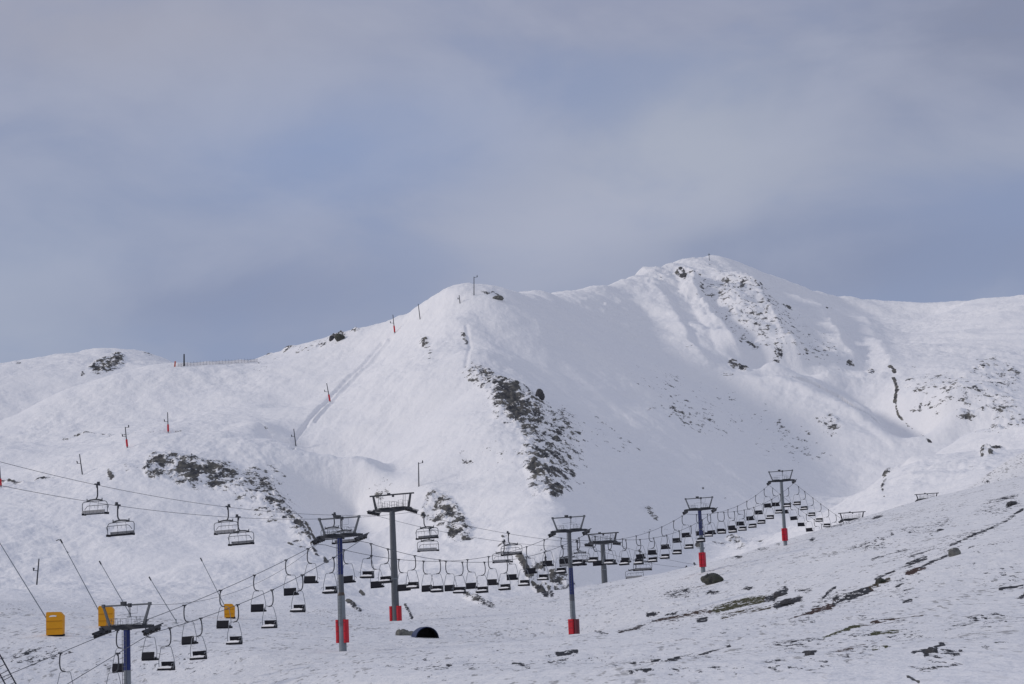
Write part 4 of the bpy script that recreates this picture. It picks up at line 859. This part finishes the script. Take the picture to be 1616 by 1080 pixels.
# ------------------------------------------------------------------ snow lances
LANCE = [((-22, 822), (88, 1004), (75, 968, 100), 'lance with the largest yellow pad, its thin pole running off the left edge'), ((96, 853), (168, 990), (157, 958, 179), 'lance with bent nozzle arm and yellow pad behind the lowest blue-topped tower'), ((157.5, 887), (206, 974), None, 'short thin lance ending just above the lowest blue-topped tower'),
         ((236, 912), (278, 984), None, 'shortest faint lance between the two left-hand yellow pads and the small one'), ((317, 882), (363, 976), (355, 954, 370), 'lance with the smallest yellow pad, seen behind the row of chairs')]
for k, ((tx, ty), (bx, by), pd, lab) in enumerate(LANCE):
    b = hit(bx, by); r = b.xy.length; T = at(tx, ty, r+1.5); d = T-b
    t = thing('snow_lance', lab, 'snow lance', b, 0, 'slanted snow-making lances')
    x0 = d*.02
    MB().tube([Vector((0, 0, .25)), d*.45+Vector((0, 0, .12)), d], .055, 8, True, .038).build('pole', M_GREY, t, True)
    h = MB(); dn = d.normalized(); h.tube([d-dn*.35, d+dn*.12], .085, 8)
    if k == 1: h.tube([d, d+Vector((-.25, 0, .08)), d+Vector((-.5, 0, -.02))], .05, 6).tube([d*.87, d*.87+Vector((.18, 0, -.12))], .05, 6)
    h.build('nozzle_head', M_DARK, t, True)
    MB().box((0, 0, -.1), (.3, .3, .3)).tube([(0, 0, .0), (0, 0, .5)], .06, 8).build('base', M_GREY, t)
    if pd:
        wpx, top = (pd[2]-pd[0]), pd[1]; W_ = wpx*r/F; cx_ = ((pd[0]+pd[2])/2-bx)*r/F; H_ = (by-top)*r/F
        a = math.atan2(b.x, b.y)
        m = MB(); wq = W_; prof = [(-wq/2, .12), (wq/2, .12), (wq/2+.03, H_-.36), (wq/2-.30, H_), (-wq/2+.10, H_+.03), (-wq/2, H_-.08)]
        v = [Vector((x+cx_, yy_, z)) for yy_ in (-.45, .45) for x, z in prof]; n_ = len(prof)
        m.add(v, [tuple(range(n_)), tuple(range(2*n_-1, n_-1, -1))] + [(i, n_+i, n_+(i+1) % n_, (i+1) % n_) for i in range(n_)])
        q = m.build('safety_pad', M_YEL, t)
        MB().box((cx_+.12, 0, .06), (W_*.9, .8, .2)).build('hem', M_BLACK, q)
        for zz in (.30, .62): MB().box((cx_, -.455, H_*zz), (W_*.97, .03, .055)).build('strap', paint_once('amber_strap', (.42, .17, .01)), q)
        if k == 0:
            e = MB(); zc = H_*.83
            e.add([Vector((cx_-.1+x, -.475, zc+z)) for x, z in [(-.42, -.08), (-.30, .07), (.05, .10), (.34, .05), (.30, -.06), (-.05, -.05)]], [(0, 5, 4, 3, 2, 1)]); e.build('emblem', M_WHITE, q)
# slender twin-rail mast leaning in at the lower left corner
pa, pb = at_y(-16, 1005, 126), at_y(32, 1092, 126); dl = (pb-pa); gzc = ground_z(-28, 126)
ext = max(1.2, (pa.z-gzc+.8)/(pa.z-pb.z)); pe = pa+dl*ext; off = Vector((-.62, .25, -.25))
t = thing('lattice_mast', 'thin leaning twin-rail mast with rungs in the lower left corner', 'mast', pe)
MB().tube([Vector((0, 0, 0)), pa-pe], .05, 6).build('rail', M_DARK, t); MB().tube([off, pa-pe+off], .05, 6).build('rail', M_DARK, t)
L_ = (pa-pe).length
for i in range(int(L_/.45)-14, int(L_/.45)): MB().tube([(pa-pe)*(i*.45/L_), (pa-pe)*(i*.45/L_)+off], .028, 5).build('rung', M_DARK, t)
# ------------------------------------------------------------------ pipe, boulders, fence, summit mast
g = hit(674, 1008); r = g.xy.length; Rr = 18.6*r/F
t = thing('culvert_pipe', 'wide dark blue pipe end half buried in the snow bank under the grey tower', 'pipe', g+Vector((0, .6, -.02*Rr)), math.radians(14))
n_ = 40; v = []; f = []
for (rr, yy_) in ((Rr, 2.6), (Rr*1.03, 2.2), (Rr, 1.8), (Rr*1.03, 1.4), (Rr, 1.0), (Rr*1.03, .5), (Rr, .1), (Rr, 0), (Rr*.94, 0)): v += [Vector((rr*math.cos(2*math.pi*j/n_), yy_, rr*math.sin(2*math.pi*j/n_))) for j in range(n_)]
for i in range(8): f += [(i*n_+j, i*n_+(j+1) % n_, (i+1)*n_+(j+1) % n_, (i+1)*n_+j) for j in range(n_)]
MB().add(v, f).build('shell', M_PIPEOUT, t, True)
v = []; f = []
for (rr, yy_) in ((Rr*.94, 0.001), (Rr*.93, 2.6), (.01, 2.61)): v += [Vector((rr*math.cos(2*math.pi*j/n_), yy_, rr*math.sin(2*math.pi*j/n_))) for j in range(n_)]
for i in range(2): f += [(i*n_+(j+1) % n_, i*n_+j, (i+1)*n_+j, (i+1)*n_+(j+1) % n_) for j in range(n_)]
MB().add(v, f).build('lining', M_PIPEIN, t, True)
def boulder(px, py, wpx, hpx, mat, lab, sd, sink=.3, name='boulder', shape=None):
    import bmesh
    from mathutils import noise as mn
    g = hit(px, py); r = g.xy.length; w2 = wpx*r/F/2; hh = hpx*r/F
    bm = bmesh.new(); bmesh.ops.create_icosphere(bm, subdivisions=4, radius=1)
    for vtx in bm.verts:
        p = vtx.co.copy(); q = p + Vector((sd, sd*2.1, -sd))
        k = 1 + .30*mn.noise(q*1.1) + .18*abs(mn.noise(q*2.4)) + .13*mn.noise(q*4.5) + .08*abs(mn.noise(q*9))
        k = min(k, 1.14 + .1*mn.noise(q*.9+Vector((5, 0, 0))))       # planed-off faces
        p *= k
        if shape: p = shape(p)
        vtx.co = Vector((p.x*w2, p.y*w2*.8, p.z*hh*(.72) + hh*(.5-sink)))
    for fc in bm.faces: fc.smooth = True
    me = bpy.data.meshes.new(name); bm.to_mesh(me); bm.free(); me.materials.append(mat)
    o = bpy.data.objects.new(name, me); COL.objects.link(o); o.location = g; tag(o, lab, 'boulder'); return o
boulder(1125, 921, 32, 16, M_ROCK, 'big dark mossy boulder just below the slim tower with red padding', 1.3, .2, shape=lambda p: Vector((p.x-.25*p.z, p.y, p.z*(1.0 if p.x > -.4 else .8))))
boulder(1506, 877, 18, 12, M_ROCK2, 'pale grey boulder at the upper end of the brown earth streak', 4.2, .2)
boulder(852, 629, 14, 14, M_ROCKDK, 'lone dark boulder perched above the main rock band', 6.1, .15, shape=lambda p: Vector((p.x*(1-.25*p.z), p.y, p.z)))
boulder(536, 536, 15, 9, M_ROCK, 'mossy rock on the skyline left of the tow track', 2.2, .2); boulder(524, 537, 9, 7, M_ROCKDK, 'small dark rock left of the mossy skyline rock', 7.7, .2)
boulder(786, 472, 17, 6, M_ROCK2, 'dark wedge-shaped roof, modelled as rock, right of the skyline tow pole', 9.1, .35); boulder(636, 1003, 22, 11, M_ROCK2, 'snow-capped grey rock left of the dark blue pipe', 3.3, .3); boulder(649, 1003, 14, 7, M_ROCK2, 'low grey stone touching the left rim of the dark blue pipe', 5.5, .3)  # the skyline wedge is a buried roof, built as a boulder
boulder(1246, 953, 26, 9, M_ROCKDK, 'flat dark rock slab at the right end of the widest grassy streak', 8.4, .3); boulder(1232, 941, 22, 9, M_ROCKDK, 'flat dark slab just above the slab ending the widest grassy streak', 5.9, .35); boulder(1390, 920, 16, 8, M_ROCK, 'mossy rock at the top of the dark streak with brown earth', 10.4, .35)
boulder(1470, 1030, 18, 9, M_ROCKDK, 'dark rock in a hollow of the right foreground snow', 11.8, .35); boulder(1278, 1034, 14, 8, M_ROCKDK, 'small dark rock alone in the lower foreground, right of centre', 12.6, .35); boulder(1597, 797, 14, 6, M_ROCKDK, 'dark stone near the right edge above the long thin streak', 13.3, .3)
# snow fence along the far ridge
t = thing('snow_fence', 'low net fence with reddish end panel along the far left ridge', 'snow fence', hit(340, 576)); t0 = t.location.copy()
cols = [hit(276+5.0*i, 579-.0*i if i < 3 else 578 - .055*(5.0*i-15)) for i in range(27)]
nets = MB(); tops = []
for i, c in enumerate(cols):
    a = c-t0; MB().tube([a+Vector((0, 0, -.8)), a+Vector((0, 0, 2.1+.5*random.random()))], .06, 5).build('post', M_NETDK, t); tops.append(a)
for i in range(1, len(tops)-1):
    for z, hgt in ((.35, .10), (.75, .09), (1.15, .09), (1.55, .10)): nets.bar(tops[i]+Vector((0, 0, z)), tops[i+1]+Vector((0, 0, z)), .05, hgt)
nets.build('netting', M_NETDK, t)
m = MB(); m.bar(tops[0]+Vector((-.3, 0, 1.5)), tops[1]+Vector((-1.2, 0, 1.5)), .08, 3.0); m.build('end_panel', M_ORANGE, t)
sm = hit(1119.5, 411.5); r = sm.xy.length
t = thing('summit_mast', 'tiny thin mast on the highest summit', 'mast', sm); MB().tube([(0, 0, -1), (0, 0, 12*r/F)], .26, 8, True, .18).build('pole', M_GREY, t, True); MB().tube([(0, 0, 4.0), (.0, .0, 4.4)], .8, 8).build('collar', M_GREY, t, True)
